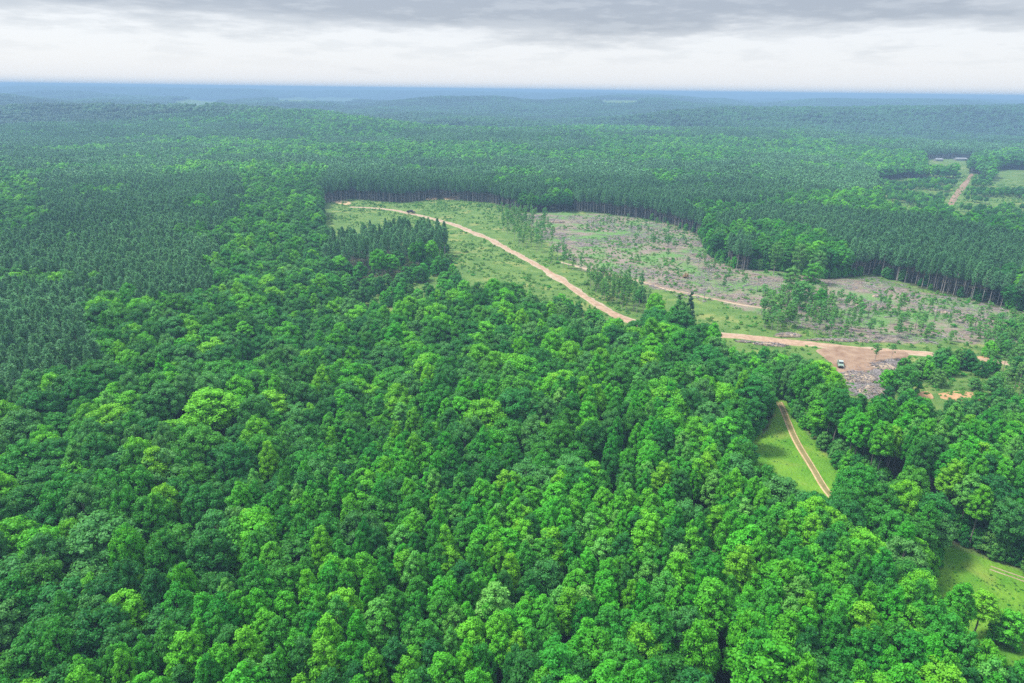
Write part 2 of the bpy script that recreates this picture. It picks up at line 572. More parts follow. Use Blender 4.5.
def young_form(i):
    r = np.random.default_rng(800 + i)
    prof = lambda t: max(0.05, (1 - max(0, (t - 0.3) / 0.72) ** 2.1)) ** 0.7
    cg, cs = crown(r, prof, 1.2, 7.2, 2.5, 44, 0.72, 44, 0.36)
    tg = trunk_geo(r, 6.2, 0.14, cs, 5, 0.12, 0.25)
    return cg, tg


def cedar_form(i):
    r = np.random.default_rng(850 + i)
    prof = lambda t: max(0.04, (1 - t) ** 0.7) * (0.7 + 0.3 * min(1, t / 0.15))
    cg, cs = crown(r, prof, 0.8, 9.6, 2.1, 60, 0.6, 46, 0.30)
    tg = trunk_geo(r, 9.0, 0.15, cs, 4, 0.05, 0.2)
    return cg, tg


def airy_form(i):
    """open, pale many-stemmed crown: the light green trees in the hollow"""
    r = np.random.default_rng(880 + i)
    prof = lambda t: max(0.06, (1 - max(0, (t - 0.45) / 0.57) ** 2)) ** 0.6 * (0.5 + 0.5 * min(1, t / 0.4))
    cg, cs = crown(r, prof, 6.0, 17.0, 4.6, 64, 1.2, 50, 0.48, core=0.7, squash=0.62, gaps=0.1, fill=0.3)
    tg = trunk_geo(r, 14.5, 0.24, cs, 9, 0.3, 0.35)
    return cg, tg


def snag_form(i):
    r = np.random.default_rng(900 + i)
    g = Geo()
    tr = Geo()
    h = 12.0
    tube(tr, [[0, 0, -0.8], [0.1, 0, 0], [0.15, 0.1, h * 0.5], [0.0, 0.2, h]], np.array([0.24, 0.22, 0.14, 0.04]), 6)
    for k in range(14):
        z = r.uniform(h * 0.35, h * 0.95)
        a = r.uniform(0, 6.28)
        ln = r.uniform(0.8, 2.4) * (1.15 - z / h)
        p1 = np.array([math.cos(a) * ln * 0.6, math.sin(a) * ln * 0.6, z + ln * 0.35])
        tube(g, [[0.1, 0.1, z], p1, p1 * [1.5, 1.5, 1] + [0, 0, ln * 0.4]], np.array([0.06, 0.045, 0.015]), 4)
    return g, tr


FORMS = {}


def make_forms(kind, fn, n, mats, bark, lods=(0,)):
    for lod in lods:
        lst = []
        for i in range(n):
            cg, tg = fn(i, lod) if len(lods) > 1 else fn(i)
            lm = M[mats[i % len(mats)]]
            cm = cg.mesh('crown', [lm])
            tm = tg.mesh('trunk', [M[bark]])
            b = Geo()
            b.merge(cg, mat=0)
            b.merge(tg, mat=1)
            bmh = b.mesh('tree', [lm, M[bark]])
            lst.append((cm, tm, bmh))
        FORMS[(kind, lod)] = lst


OAKM = ['oak0', 'oak1', 'oak2', 'oak3', 'oak0', 'oak1', 'oak0', 'oak2', 'oak1', 'oak3']
POPM = ['pop0', 'pop1', 'pop2', 'pop0', 'pop3', 'pop1', 'pop0', 'pop1', 'pop0', 'oak1']
make_forms('oak', oak_form, 10, OAKM, 'bark', (0, 1))
make_forms('pop', pop_form, 10, POPM, 'bark', (0, 1))
make_forms('pine', pine_form, 8, ['pine'], 'barkpine', (0, 1))
make_forms('sap', sap_form, 8, ['sap', 'oak3', 'sap', 'sap'], 'barkpine')
make_forms('young', young_form, 6, ['oak0', 'pop1', 'sap', 'oak1', 'oak3', 'pop0'], 'bark')
make_forms('cedar', cedar_form, 3, ['cedar'], 'bark')
make_forms('airy', airy_form, 4, ['sap', 'oak3', 'oak0', 'sap'], 'barkpine')
make_forms('snag', snag_form, 4, ['dead'], 'dead')

TONE = {'oak0': 'mid green', 'oak1': 'dark green', 'oak2': 'bright green', 'oak3': 'greyish green', 'pop0': 'fresh green', 'pop1': 'mid green', 'pop2': 'yellowish green',
        'pop3': 'pale green', 'pine': 'blue green', 'sap': 'light green', 'cedar': 'blackish green', 'dead': 'bare grey'}


# ------------------------------------------------------------------ ground
def build_ground():
    rr = [0.0]
    r = 18.0
    while r < 34000:
        rr.append(r)
        r += max(3.0, r * 0.0095) if r < 1500 else r * 0.013
    rr = np.array(rr)
    th = np.concatenate([np.radians(np.arange(-48, 48, 0.26)), np.radians(np.arange(48, 312, 4.0))])
    RR, TH = np.meshgrid(rr[1:], th, indexing='ij')
    X, Y = RR * np.sin(TH), RR * np.cos(TH)
    Z = ground_z(X, Y)
    x, y = X.ravel(), Y.ravel()
    # mask: R logged ground, G meadow, B woodland seen from afar
    xw, yw = wob(x, y, 5, 16, 5)
    om = inside(OPEN_MAIN, xw, yw)
    cut_c = poly([(520, 214), (640, 214), (705, 236), (760, 264), (1110, 322), (1110, 352), (960, 346), (840, 340), (740, 312), (640, 284), (590, 272), (545, 244)])
    cut = om & inside(cut_c, *wob(x, y, 14, 40, 15))
    slash2 = inside(poly([(838, 370), (862, 366), (884, 360), (896, 362), (884, 386), (866, 398), (848, 388)]), x, y)
    g = om & ~cut & ~slash2
    mead = inside(MEADOW, xw, yw) | (seg_dist(TRACK, x, y) < 5)
    park = inside(PARK_R, xw, yw) | inside(SCRUB, xw, yw) | inside(SCRUB_P, xw, yw) | np.any([inside(F, x, y) for F in FIELDS_FAR], axis=0)
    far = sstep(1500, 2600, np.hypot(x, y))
    colr = np.zeros((len(x) + 1, 4), np.float32)
    colr[:-1, 0] = (cut | slash2) * 1.0
    colr[:-1, 1] = np.where(mead, 1.0, np.where(g | park, 0.7, 0.0))
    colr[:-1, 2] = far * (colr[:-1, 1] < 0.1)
    colr[:, 3] = 1
    nr, nt_ = X.shape
    V = np.vstack([np.stack([x, y, Z.ravel()], 1), [[0, 0, float(ground_z(0.0, 0.0))]]])
    i = np.arange(nr - 1)[:, None] * nt_
    j = np.arange(nt_)[None]
    k = (j + 1) % nt_
    F = np.stack([i + j, i + nt_ + j, i + nt_ + k, i + k], -1).reshape(-1, 4)
    geo = Geo()
    geo.add(V, F)
    c = len(V) - 1
    geo.f.append(np.stack([np.full(nt_, c), np.arange(nt_), (np.arange(nt_) + 1) % nt_], 1))
    geo.m.append(np.zeros(nt_, int))
    me = geo.mesh('ground', [], smooth=True)
    me.flip_normals()
    if me.polygons[0].normal.z < 0:
        me.flip_normals()
    ca = me.attributes.new('cover', 'FLOAT_COLOR', 'POINT')
    ca.data.foreach_set('color', colr.ravel())
    m, N, L = new_mat('ground_cover')
    out = N.new('ShaderNodeOutputMaterial')
    at = nd(N, 'ShaderNodeAttribute', attribute_name='cover')
    sp = N.new('ShaderNodeSeparateColor')
    L.new(at.outputs['Color'], sp.inputs[0])
    tc = N.new('ShaderNodeTexCoord')

    def noise(scale, det=4, st=None, lo=0.35, hi=0.65):
        no = nd(N, 'ShaderNodeTexNoise', Scale=scale, Detail=det)
        if st:
            mp = N.new('ShaderNodeMapping')
            mp.inputs['Scale'].default_value = st[0]
            mp.inputs['Rotation'].default_value = (0, 0, st[1])
            L.new(tc.outputs['Object'], mp.inputs[0])
            L.new(mp.outputs[0], no.inputs['Vector'])
        else:
            L.new(tc.outputs['Object'], no.inputs['Vector'])
        mr = N.new('ShaderNodeMapRange')
        mr.inputs[1].default_value = lo
        mr.inputs[2].default_value = hi
        L.new(no.outputs[0], mr.inputs[0])
        return mr.outputs[0]
    floor = mixc(N, L, noise(0.3), (0.030, 0.034, 0.018), (0.060, 0.075, 0.028))
    grass = mixc(N, L, noise(0.10, 5), (0.062, 0.125, 0.028), (0.115, 0.180, 0.042))
    grass = mixc(N, L, math_(N, L, 'MULTIPLY', noise(0.6, 4, None, 0.5, 0.7), 0.5), grass, (0.070, 0.170, 0.030))
    grass = mixc(N, L, math_(N, L, 'MULTIPLY', noise(0.05, 3, None, 0.56, 0.72), 0.55), grass, (0.260, 0.240, 0.085))
    slash = mixc(N, L, noise(0.35, 6, ((0.25, 1.6, 1), 0.5)), (0.145, 0.108, 0.082), (0.245, 0.197, 0.160))
    slash = mixc(N, L, noise(0.9, 5, ((1.5, 0.3, 1), 0.2), 0.60, 0.76), slash, (0.23, 0.20, 0.175))
    slash = mixc(N, L, noise(0.033, 5, None, 0.465, 0.59), slash, (0.100, 0.195, 0.055))
    slash = mixc(N, L, math_(N, L, 'MULTIPLY', noise(0.25, 4, None, 0.50, 0.66), 0.65), slash, (0.085, 0.170, 0.045))
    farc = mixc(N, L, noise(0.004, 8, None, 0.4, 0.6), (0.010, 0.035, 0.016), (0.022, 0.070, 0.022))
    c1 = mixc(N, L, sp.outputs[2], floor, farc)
    bright = mixc(N, L, noise(0.10, 5), (0.060, 0.180, 0.013), (0.120, 0.245, 0.022))
    bright = mixc(N, L, math_(N, L, 'MULTIPLY', noise(0.7, 4, None, 0.5, 0.7), 0.5), bright, (0.080, 0.200, 0.024))
    bright = mixc(N, L, math_(N, L, 'MULTIPLY', noise(0.09, 4, None, 0.57, 0.72), 0.45), bright, (0.220, 0.220, 0.060))
    isb = N.new('ShaderNodeMapRange')
    isb.inputs[1].default_value = 0.8
    isb.inputs[2].default_value = 0.95
    L.new(sp.outputs[1], isb.inputs[0])
    grass = mixc(N, L, isb.outputs[0], grass, bright)
    ga = math_(N, L, 'MINIMUM', math_(N, L, 'MULTIPLY', sp.outputs[1], 2.0), 1.0)
    c2 = mixc(N, L, ga, c1, grass)
    c3 = mixc(N, L, sp.outputs[0], c2, slash)
    bs = nd(N, 'ShaderNodeBsdfPrincipled', Roughness=0.95)
    bs.inputs['Specular IOR Level'].default_value = 0.1
    L.new(c3, bs.inputs['Base Color'])
    bp = N.new('ShaderNodeBump')
    bp.inputs['Strength'].default_value = 0.6
    bp.inputs['Distance'].default_value = 0.6
    L.new(noise(0.8, 5), bp.inputs['Height'])
    L.new(bp.outputs[0], bs.inputs['Normal'])
    L.new(bs.outputs[0], out.inputs[0])
    me.materials.append(m)
    o = bpy.data.objects.new('ground', me)
    COL.objects.link(o)
    o['kind'] = 'structure'
    return o


build_ground()


def smooth_line(L, step=4.0):
    L = np.asarray(L)
    P = []
    n = len(L)
    for i in range(n - 1):
        p0, p1, p2, p3 = L[max(i - 1, 0)], L[i], L[i + 1], L[min(i + 2, n - 1)]
        k = max(2, int(np.linalg.norm(p2 - p1) / step))
        for t in np.arange(k) / k:
            P.append(0.5 * ((2 * p1) + (-p0 + p2) * t + (2 * p0 - 5 * p1 + 4 * p2 - p3) * t * t + (-p0 + 3 * p1 - 3 * p2 + p3) * t ** 3))
    P.append(L[-1])
    return np.array(P)


def ribbon(name, line, width, mat, lift=0.25, off=0.0, wj=0.15, s=1, cross=6):
    P = smooth_line(line, 3.0)
    d = unit(np.gradient(P, axis=0))
    nr = np.stack([-d[:, 1], d[:, 0]], 1)
    wv = width if np.ndim(width) == 0 else np.interp(np.linspace(0, 1, len(P)), np.linspace(0, 1, len(width)), width)
    rs = np.random.default_rng(s)
    a = np.convolve(rs.uniform(-1, 1, len(P) + 4), np.ones(5) / 5, 'valid')
    b = np.convolve(rs.uniform(-1, 1, len(P) + 4), np.ones(5) / 5, 'valid')
    hw = np.broadcast_to(wv, (len(P),)) / 2
    t = np.linspace(-1, 1, cross)
    lo = off - hw * (1 + wj * 2 * a)
    hi = off + hw * (1 + wj * 2 * b)
    q = lo[:, None] + (hi - lo)[:, None] * (t[None] + 1) / 2
    XY = P[:, None] + nr[:, None] * q[..., None]
    z = ground_z(XY[..., 0], XY[..., 1]) + lift
    z[:, 0] -= lift + 0.1
    z[:, -1] -= lift + 0.1
    V = np.concatenate([XY, z[..., None]], -1).reshape(-1, 3)
    i = np.arange(len(P) - 1)[:, None] * cross
    j = np.arange(cross - 1)[None]
    F = np.stack([i + j + 1, i + j, i + cross + j, i + cross + j + 1], -1).reshape(-1, 4)
    g = Geo()
    g.add(V, F)
    o = bpy.data.objects.new(name, g.mesh(name, [mat], smooth=True))
    COL.objects.link(o)
    o['kind'] = 'structure'
    return o


M['dirt'] = plain_mat('dirt_road', (0.24, 0.155, 0.10), (0.35, 0.245, 0.165), 0.35, 0.95, detail=6, spec=0.1)
M['dirt2'] = plain_mat('dirt_landing', (0.17, 0.105, 0.068), (0.26, 0.18, 0.12), 0.22, 0.95, detail=6, spec=0.1)
M['dirtshoulder'] = plain_mat('dirt_shoulder', (0.26, 0.20, 0.13), (0.36, 0.28, 0.20), 0.3, 0.95, detail=6, spec=0.1)
M['rut'] = plain_mat('wheel_rut', (0.32, 0.225, 0.12), (0.42, 0.31, 0.18), 0.8, 0.95, detail=5, spec=0.1)
M['clay'] = plain_mat('orange_clay', (0.27, 0.15, 0.07), (0.38, 0.24, 0.125), 0.5, 0.95, detail=5, spec=0.1)

ribbon('road_shoulder', ROAD_MAIN, 7.5, M['dirtshoulder'], 0.16, wj=0.5, s=3, cross=8)
ribbon('dirt_road', ROAD_MAIN, [2.6, 3.0, 3.6, 4.0, 4.2, 4.4, 4.4, 4.8, 6, 9, 9, 7, 5], M['dirt'], 0.26, wj=0.3, s=2)
ribbon('logging_road', ROAD_CUT, [2.2, 5, 5.5, 5, 3.6, 1.6], M['dirtshoulder'], 0.2, wj=0.5, s=4)
ribbon('logging_ruts', ROAD_CUT[1:-1], 1.7, M['dirt2'], 0.27, wj=0.7, s=9)
ribbon('track_verge', TRACK[:8], [3.2, 3.2, 3, 2], plain_mat('worn_verge', (0.13, 0.12, 0.04), (0.19, 0.165, 0.065), 0.6, 0.95), 0.12, wj=0.3, s=8)
ribbon('track_rut', TRACK[:8], [0.8, 0.9, 0.8, 0.5], M['rut'], 0.2, off=-0.95, wj=0.25, s=5, cross=4)
ribbon('track_rut', TRACK[:8], [0.6, 0.75, 0.7, 0.4], M['rut'], 0.2, off=0.95, wj=0.25, s=6, cross=4)
ribbon('track_rut', TRACK[-3:], [0.2, 0.4, 0.6], M['dirtshoulder'], 0.2, off=-0.8, wj=0.5, s=15, cross=4)
ribbon('track_rut', TRACK[-3:], [0.15, 0.3, 0.45], M['dirtshoulder'], 0.2, off=0.9, wj=0.5, s=16, cross=4)
ribbon('far_road', ROAD_FAR, [5, 8, 9, 8, 6], M['dirt2'], 0.5, wj=0.2, s=7)


def patch(name, pg, mat, lift, s=0, wobble=1.2):
    """an earth patch with an uneven rim, draped on the ground"""
    c = pg.mean(0)
    n = len(pg)
    rim = smooth_line(np.vstack([pg, pg[:1]]), 2.5)[:-1]
    rs = np.random.default_rng(s)
    dn = np.stack([np.convolve(np.tile(rs.normal(0, wobble, len(rim)), 3), np.ones(4) / 2.5, 'same')[len(rim):2 * len(rim)] for _ in (0, 1)], 1)
    rim = rim + dn
    K = 10
    V, F = [], []
    for k in range(1, K + 1):
        V.append(c + (rim - c) * k / K)
    V = np.concatenate(V)
    m = len(rim)
    V = np.vstack([V, c[None]])
    z = ground_z(V[:, 0], V[:, 1]) + lift
    z[(K - 1) * m:K * m] -= lift + 0.1
    i = np.arange(K - 1)[:, None] * m
    j = np.arange(m)[None]
    kk = (j + 1) % m
    F = np.stack([i + j, i + m + j, i + m + kk, i + kk], -1).reshape(-1, 4)
    g = Geo()
    g.add(np.column_stack([V, z]), F)
    g.f.append(np.stack([np.full(m, len(V) - 1), np.arange(m), (np.arange(m) + 1) % m], 1))
    g.m.append(np.zeros(m, int))
    me = g.mesh(name, [mat], smooth=True)
    if me.polygons[0].normal.z < 0:
        me.flip_normals()
    o = bpy.data.objects.new(name, me)
    COL.objects.link(o)
    o['kind'] = 'structure'


patch('landing', LANDING, M['dirt2'], 0.55, 1)
patch('bare_clay', poly([(916, 393), (930, 391.5), (934, 398), (922, 400)]), M['clay'], 0.25, 2, 0.8)
patch('bare_clay', poly([(938, 394), (960, 391.5), (982, 394), (986, 399), (966, 402), (942, 399)]), M['clay'], 0.25, 3, 0.8)
patch('bare_clay', poly([(976, 357), (986, 356), (990, 361), (979, 363)]), M['clay'], 0.22, 4, 0.6)
patch('bare_clay', poly([(1014, 359), (1020, 358), (1021, 366), (1015, 367)]), M['clay'], 0.22, 5, 0.5)
patch('pale_sand', poly([(333, 202), (341, 201), (352, 203), (345, 205)]), M['rut'], 0.4, 6, 0.8)
patch('pale_sand', poly([(427, 198.5), (436, 197.5), (437, 200), (428, 200)]), M['rut'], 0.4, 7, 0.8)
patch('pale_sand', poly([(444, 198), (456, 196.5), (458, 199), (446, 200)]), M['rut'], 0.4, 8, 0.8)

# ------------------------------------------------------------------ trees: where each one stands
GROW = np.radians(41.0)


def lattice(sp, rmax, rmin=0, seed=0, jit=0.42, rot=0.4):
    r = np.random.default_rng(seed)
    n = int(rmax / sp * 1.3) + 3
    i, j = np.meshgrid(np.arange(-n, n + 1), np.arange(-n, n + 1))
    x = (i + 0.5 * (j & 1)).ravel() * sp
    y = j.ravel() * sp * 0.87
    c, s = math.cos(rot), math.sin(rot)
    x, y = x * c - y * s, x * s + y * c
    m = (y > 25) & (y < rmax) & (np.abs(x) < 0.80 * y + 45) & (np.hypot(x, y) >= rmin) & (np.hypot(x, y) < rmax)
    x, y = x[m], y[m]
    x = x + r.uniform(-jit, jit, len(x)) * sp
    y = y + r.uniform(-jit, jit, len(y)) * sp
    return x, y


# trees picked out by hand: pixel of the foot of the crown's middle, height above ground there, kind, form, height scale, width scale, wording
HAND = [
    (212, 412, 13, 'oak', 2, 1.12, 1.75, 'very large bright green rounded tree standing above its neighbours left of centre'),
    (172, 436, 10, 'oak', 7, 0.80, 1.55, 'broad flat-topped yellow green tree just below the large bright tree'),
    (105, 548, 12, 'oak', 3, 1.10, 1.70, 'very broad bright tree rising from the dark oaks near the left edge'),
    (545, 582, 13, 'oak', 3, 1.02, 0.95, 'hazy grey green feathery tree in the lower middle of the wood'),
    (706, 345, 10, 'oak', 1, 1.10, 1.25, 'large dark tree at the right end of the clump by the road'),
    (680, 335, 10, 'oak', 5, 1.20, 1.40, 'large dark domed tree in the middle of the clump by the road'),
    (655, 332, 10, 'oak', 8, 1.05, 1.15, 'dark tree filling the near side of the clump by the road'),
    (655, 312, 10, 'oak', 7, 1.08, 0.95, 'bright green round tree at the top of the dark clump'),
    (636, 338, 10, 'oak', 1, 1.0, 1.1, 'dark tree at the left end of the clump by the road'),
    (689, 318, 5, 'cedar', 0, 2.0, 1.5, 'taller of two blackish evergreens rising behind the dark clump'),
    (678, 316, 5, 'cedar', 1, 1.7, 1.3, 'shorter of two blackish evergreens rising behind the dark clump'),
    (641, 300, 1, 'cedar', 2, 1.0, 1.6, 'small round dark evergreen beside the faint logging road'),
    (790, 290, 5, 'airy', 0, 1.15, 1.15, 'tall pale spreading tree left of the pair in the logged hollow'),
    (812, 288, 5, 'airy', 2, 1.22, 1.25, 'tallest spreading tree at the foot of the right pine block'),
    (800, 302, 5, 'airy', 1, 1.05, 1.05, 'lower round-headed tree standing just before the tallest spreading tree'),
    (778, 312, 4, 'airy', 3, 0.85, 0.8, 'pale slim-stemmed tree at the left of the hollow group'),
    (790, 322, 3, 'airy', 0, 0.8, 0.7, 'light green open tree nearest the debris bank in the hollow'),
    (819, 308, 4, 'airy', 2, 0.9, 0.75, 'darker narrow tree on the right side of the hollow group'),
    (906, 385, 4, 'young', 0, 1.75, 2.0, 'large cone-shaped bright tree beside the grey slash heap'),
    (797, 276, 2, 'airy', 0, 1.45, 1.1, 'highest pale crown at the back of the hollow group, against the pine edge'),
    (774, 272, 2, 'airy', 3, 1.35, 1.0, 'pale crown leaning on the pine edge at the upper left of the hollow'),
    (815, 281, 2, 'airy', 1, 1.35, 1.1, 'broad green crown at the upper right of the hollow group'),
    (876, 352, 5, 'sap', 1, 0.7, 1.2, 'small leafy tree standing on the landing edge above the truck'),
    (893, 352, 4, 'sap', 2, 0.6, 0.9, 'thin sapling at the right edge of the bare landing'),
    (808, 368, 8, 'young', 4, 1.6, 1.9, 'rounded pale grey green tree overlapping the landing road'),
    (824, 376, 7, 'young', 1, 1.4, 1.5, 'rounded mid green tree just left of the parked truck'),
    (815, 392, 8, 'oak', 7, 0.9, 1.0, 'bright tree below the parked truck at the corner of the wood'),
    (645, 560, 12, 'pop', 2, 1.15, 1.35, 'tall bright yellowish poplar standing clear right of the grey feathery tree'),
    (700, 575, 12, 'oak', 0, 1.0, 1.1, 'rounded mid green tree in the lower right among pointed poplars'),
    (977, 520, 9, 'pop', 2, 0.9, 0.9, 'light yellow green slim tree on the bank above the lower meadow'),
    (1006, 632, 3, 'young', 5, 1.2, 1.4, 'bright bush-like tree on the near edge of the lower meadow'),
    (980, 618, 6, 'pop', 2, 0.6, 1.0, 'low bright yellow green tree beside the lower meadow'),
    (95, 280, 16, 'oak', 7, 1.1, 1.0, 'single bright broadleaf tree rising through the left pine block'),
    (72, 240, 16, 'oak', 2, 1.1, 1.0, 'bright broadleaf tree among pines near the left edge'),
    (290, 262, 12, 'oak', 0, 1.1, 1.1, 'rounded tree in the strip between the two pine blocks'),
]
hand = []
for h in HAND:
    x, y = unproject(h[0], h[1], h[2])
    hand.append((x, y) + h[3:])
HX = np.array([[h[0], h[1], (5.0 if h[2] == 'oak' else 3.0) * h[5]] for h in hand])


def clear_of_hand(x, y, own):
    ok = np.ones(len(x), bool)
    for hx, hy, hr in HX:
        ok &= np.hypot(x - hx, y - hy) > hr * 0.75 + own
    return ok


R_NEAR, R_MID, R_FAR = 900.0, 2100.0, 10500.0
allt = {}


def scatter(kind, zone, sp, rmin, rmax, seed, rot=0.4, jit=0.42, own=2.0, extra=None):
    x, y = lattice(sp, rmax, rmin, seed, jit, rot)
    z = zones(x, y)
    r = np.random.default_rng(seed + 1)
    m = z == zone
    if extra is not None:
        m = extra(x, y, z, r)
    m &= clear_of_hand(x, y, own)
    return x[m], y[m]


def pick_oak(x, y, z, r):
    m = (z == 0)
    m |= (z == 1) & (fbm(x / 45, y / 45, 201, 2) > 0.66) & (r.uniform(0, 1, len(x)) < 0.75)
    return m


def pick_pop(x, y, z, r):
    o = fbm(x / 45, y / 45, 201, 2) > 0.66
    return ((z == 1) & ~(o & (r.uniform(0, 1, len(x)) < 0.8))) | ((z == 0) & (r.uniform(0, 1, len(x)) < 0.05) & (np.hypot(x, y) < 700))


ox, oy = scatter('oak', 0, 8.2, 0, R_NEAR, 21, 0.3, own=2.6, extra=pick_oak)
px_, py_ = scatter('pop', 1, 5.0, 0, R_NEAR, 22, 0.9, own=1.6, extra=pick_pop)
nx, ny = scatter('pine', 2, 4.9, 0, R_NEAR, 23, 0.55, 0.42, own=1.5)
thin_ = inside(PINES_S, nx, ny) & (np.random.default_rng(8).uniform(0, 1, len(nx)) < 0.58)
nx, ny = nx[~thin_], ny[~thin_]
ox2, oy2 = scatter('oak', 0, 8.6, R_NEAR, R_MID, 24, 0.3, own=1)
nx2, ny2 = scatter('pine', 2, 5.6, R_NEAR, R_MID, 25, 0.55, 0.4, own=1)
# scattered trees over the pale parkland at the right
kx, ky = scatter('oak', 4, 6.5, 0, R_MID, 26, 0.2, own=1, extra=lambda x, y, z, r: (z == 4) & (fbm(x / 38, y / 38, 611, 3) > 0.52) & (r.uniform(0, 1, len(x)) < 0.8))


def tree_rows(kind, x, y, seed, hs, ws, lod=0):
    r = np.random.default_rng(seed)
    n = len(x)
    forms = len(FORMS[(kind, lod)])
    big = 0.86 + 0.30 * fbm(x / 60, y / 60, 301, 2)
    sh = hs * big * (r.uniform(0.90, 1.11, n) if kind == 'pop' else r.uniform(0.80, 1.18, n))
    sw = ws * (0.55 + 0.45 * big) * np.clip(r.lognormal(0, 0.17, n), 0.66, 1.6)
    idx = r.integers(0, forms, n)
    z = ground_z(x, y) - 0.1
    return np.column_stack([x, y, z, sw, sh, r.uniform(0, 6.283, n), idx])


rows = {
    'oak': tree_rows('oak', np.append(ox, kx), np.append(oy, ky), 41, 1.0, 1.04),
    'pop': tree_rows('pop', px_, py_, 42, 0.98, 0.95),
    'pine': tree_rows('pine', nx, ny, 43, 1.0, 1.1),
}
# pines in a plantation are even; trees at the park are small
rows['oak'][len(ox):, 3:5] *= 0.45
# younger, lower trees along the bends of the road
for PG, k_ in ((poly([(728, 350, 20), (790, 350, 20), (832, 372, 20), (862, 392, 20), (872, 422), (740, 414)]), 0.76),
               (poly([(536, 280, 20), (600, 308, 20), (628, 318, 20), (640, 362), (556, 344), (536, 322)]), 0.80)):
    for kk_ in ('oak', 'pop'):
        mm_ = inside(PG, rows[kk_][:, 0], rows[kk_][:, 1])
        rows[kk_][mm_, 4] *= k_
        rows[kk_][mm_, 3] *= 0.9
rows['pine'][:, 4] = 0.86 + 0.26 * (np.random.default_rng(5).uniform(0, 1, len(nx)))
far_rows = {
    'oak': tree_rows('oak', ox2, oy2, 44, 1.0, 1.15, 1),
    'pine': tree_rows('pine', nx2, ny2, 45, 1.0, 1.35, 1),
}
HT = {'oak': 19.0, 'pop': 22.0, 'pine': 22.0, 'sap': 14.0, 'young': 7.2, 'cedar': 9.6, 'airy': 17.0, 'snag': 12.0}
WD = {'oak': 10.0, 'pop': 6.2, 'pine': 4.8, 'sap': 3.2, 'young': 5.4, 'cedar': 4.4, 'airy': 9.5, 'snag': 3.0}
KIND = {'oak': ('broadleaf_tree', 'rounded broadleaf tree'), 'pop': ('poplar_tree', 'pointed slender poplar tree'), 'pine': ('pine_tree', 'tall pine tree'),
        'sap': ('slender_tree', 'slender thin-stemmed tree'), 'young': ('young_tree', 'bushy young tree'), 'cedar': ('evergreen_tree', 'dark evergreen'),
        'airy': ('spreading_tree', 'spreading tree'), 'snag': ('dead_tree', 'bare dead tree')}


def tree_thing(kind, row, label, group, lod=0):
    x, y, z, sw, sh, rz, idx = row
    cm, tm, _ = FORMS[(kind, lod)][int(idx)]
    e = bpy.data.objects.new(KIND[kind][0], None)
    e.empty_display_size = 0.5
    e.location = (x, y, z)
    e.rotation_euler = (0, 0, rz)
    e.scale = (sw, sw, sh)
    e['label'] = label
    e['category'] = 'tree'
    e['group'] = group
    COL.objects.link(e)
    for nm, me in (('trunk', tm), ('crown', cm)):
        c = bpy.data.objects.new(nm, me)
        COL.objects.link(c)
        c.parent = e
    return e


def to_words(n):
    ones = 'zero one two three four five six seven eight nine ten eleven twelve thirteen fourteen fifteen sixteen seventeen eighteen nineteen'.split()
    tens = 'zero ten twenty thirty forty fifty sixty seventy eighty ninety'.split()
    return ones[n] if n < 20 else tens[n // 10] + ('-' + ones[n % 10] if n % 10 else '')


USED = set()


def place_words(x, y, z):
    u, v, d = project(np.array([[x, y, z]]))
    a = int(round(float(np.clip(u[0] / W * 100, 0, 99))))
    b = int(round(float(np.clip((H - v[0]) / H * 100, 0, 99))))
    return a, b


def unique_label(desc, x, y, z):
    a, b = place_words(x, y, z)
    for da, db in ((0, 0), (1, 0), (-1, 0), (0, 1), (0, -1), (1, 1), (-1, -1), (1, -1), (-1, 1), (2, 0), (-2, 0), (0, 2), (0, -2)):
        aa, bb = max(0, a + da), max(0, b + db)
        ha = 'at the left edge' if aa < 1 else 'at the right edge' if aa >= 99 else to_words(aa) + ' percent across'
        hb = 'at the bottom edge' if bb < 1 else to_words(bb) + ' percent up'
        s = f'{desc}, {ha} and {hb}'
        if (desc.split()[-3:], aa, bb) and s not in USED:
            USED.add(s)
            return s
    return s


GROUPS = {'oak': 'rounded broadleaf trees of the near wood', 'pop': 'pointed poplars of the near wood', 'pine': 'pines of the plantation blocks',
          'sap': 'slender trees left standing in the logged clearing', 'young': 'bushy young trees round the landing', 'snag': 'dead grey trees standing in the clearing'}
FORM_MATS = {'oak': OAKM, 'pop': POPM, 'pine': ['pine'], 'sap': ['sap', 'oak3', 'sap', 'sap'], 'young': ['oak0', 'pop1', 'sap', 'oak1', 'oak3', 'pop0'],
             'cedar': ['cedar'], 'airy': ['sap', 'oak3', 'oak0', 'sap'], 'snag': ['dead']}


def describe(kind, row):
    fm = FORM_MATS[kind]
    tone = TONE[fm[int(row[6]) % len(fm)]]
    w = row[3]
    size = 'large ' if w > 1.28 else 'small ' if w < 0.86 else ''
    return f'{size}{tone} {KIND[kind][1].replace("dark ", "").replace("bare ", "")}'


# hand-placed trees
for h in hand:
    x, y, kind, form, hs, ws, label = h
    USED.add(label)
    tree_thing(kind, (x, y, float(ground_z(x, y)) - 0.1, ws, hs, (x * 7.3) % 6.28, form), label, GROUPS.get(kind, 'standing trees'))

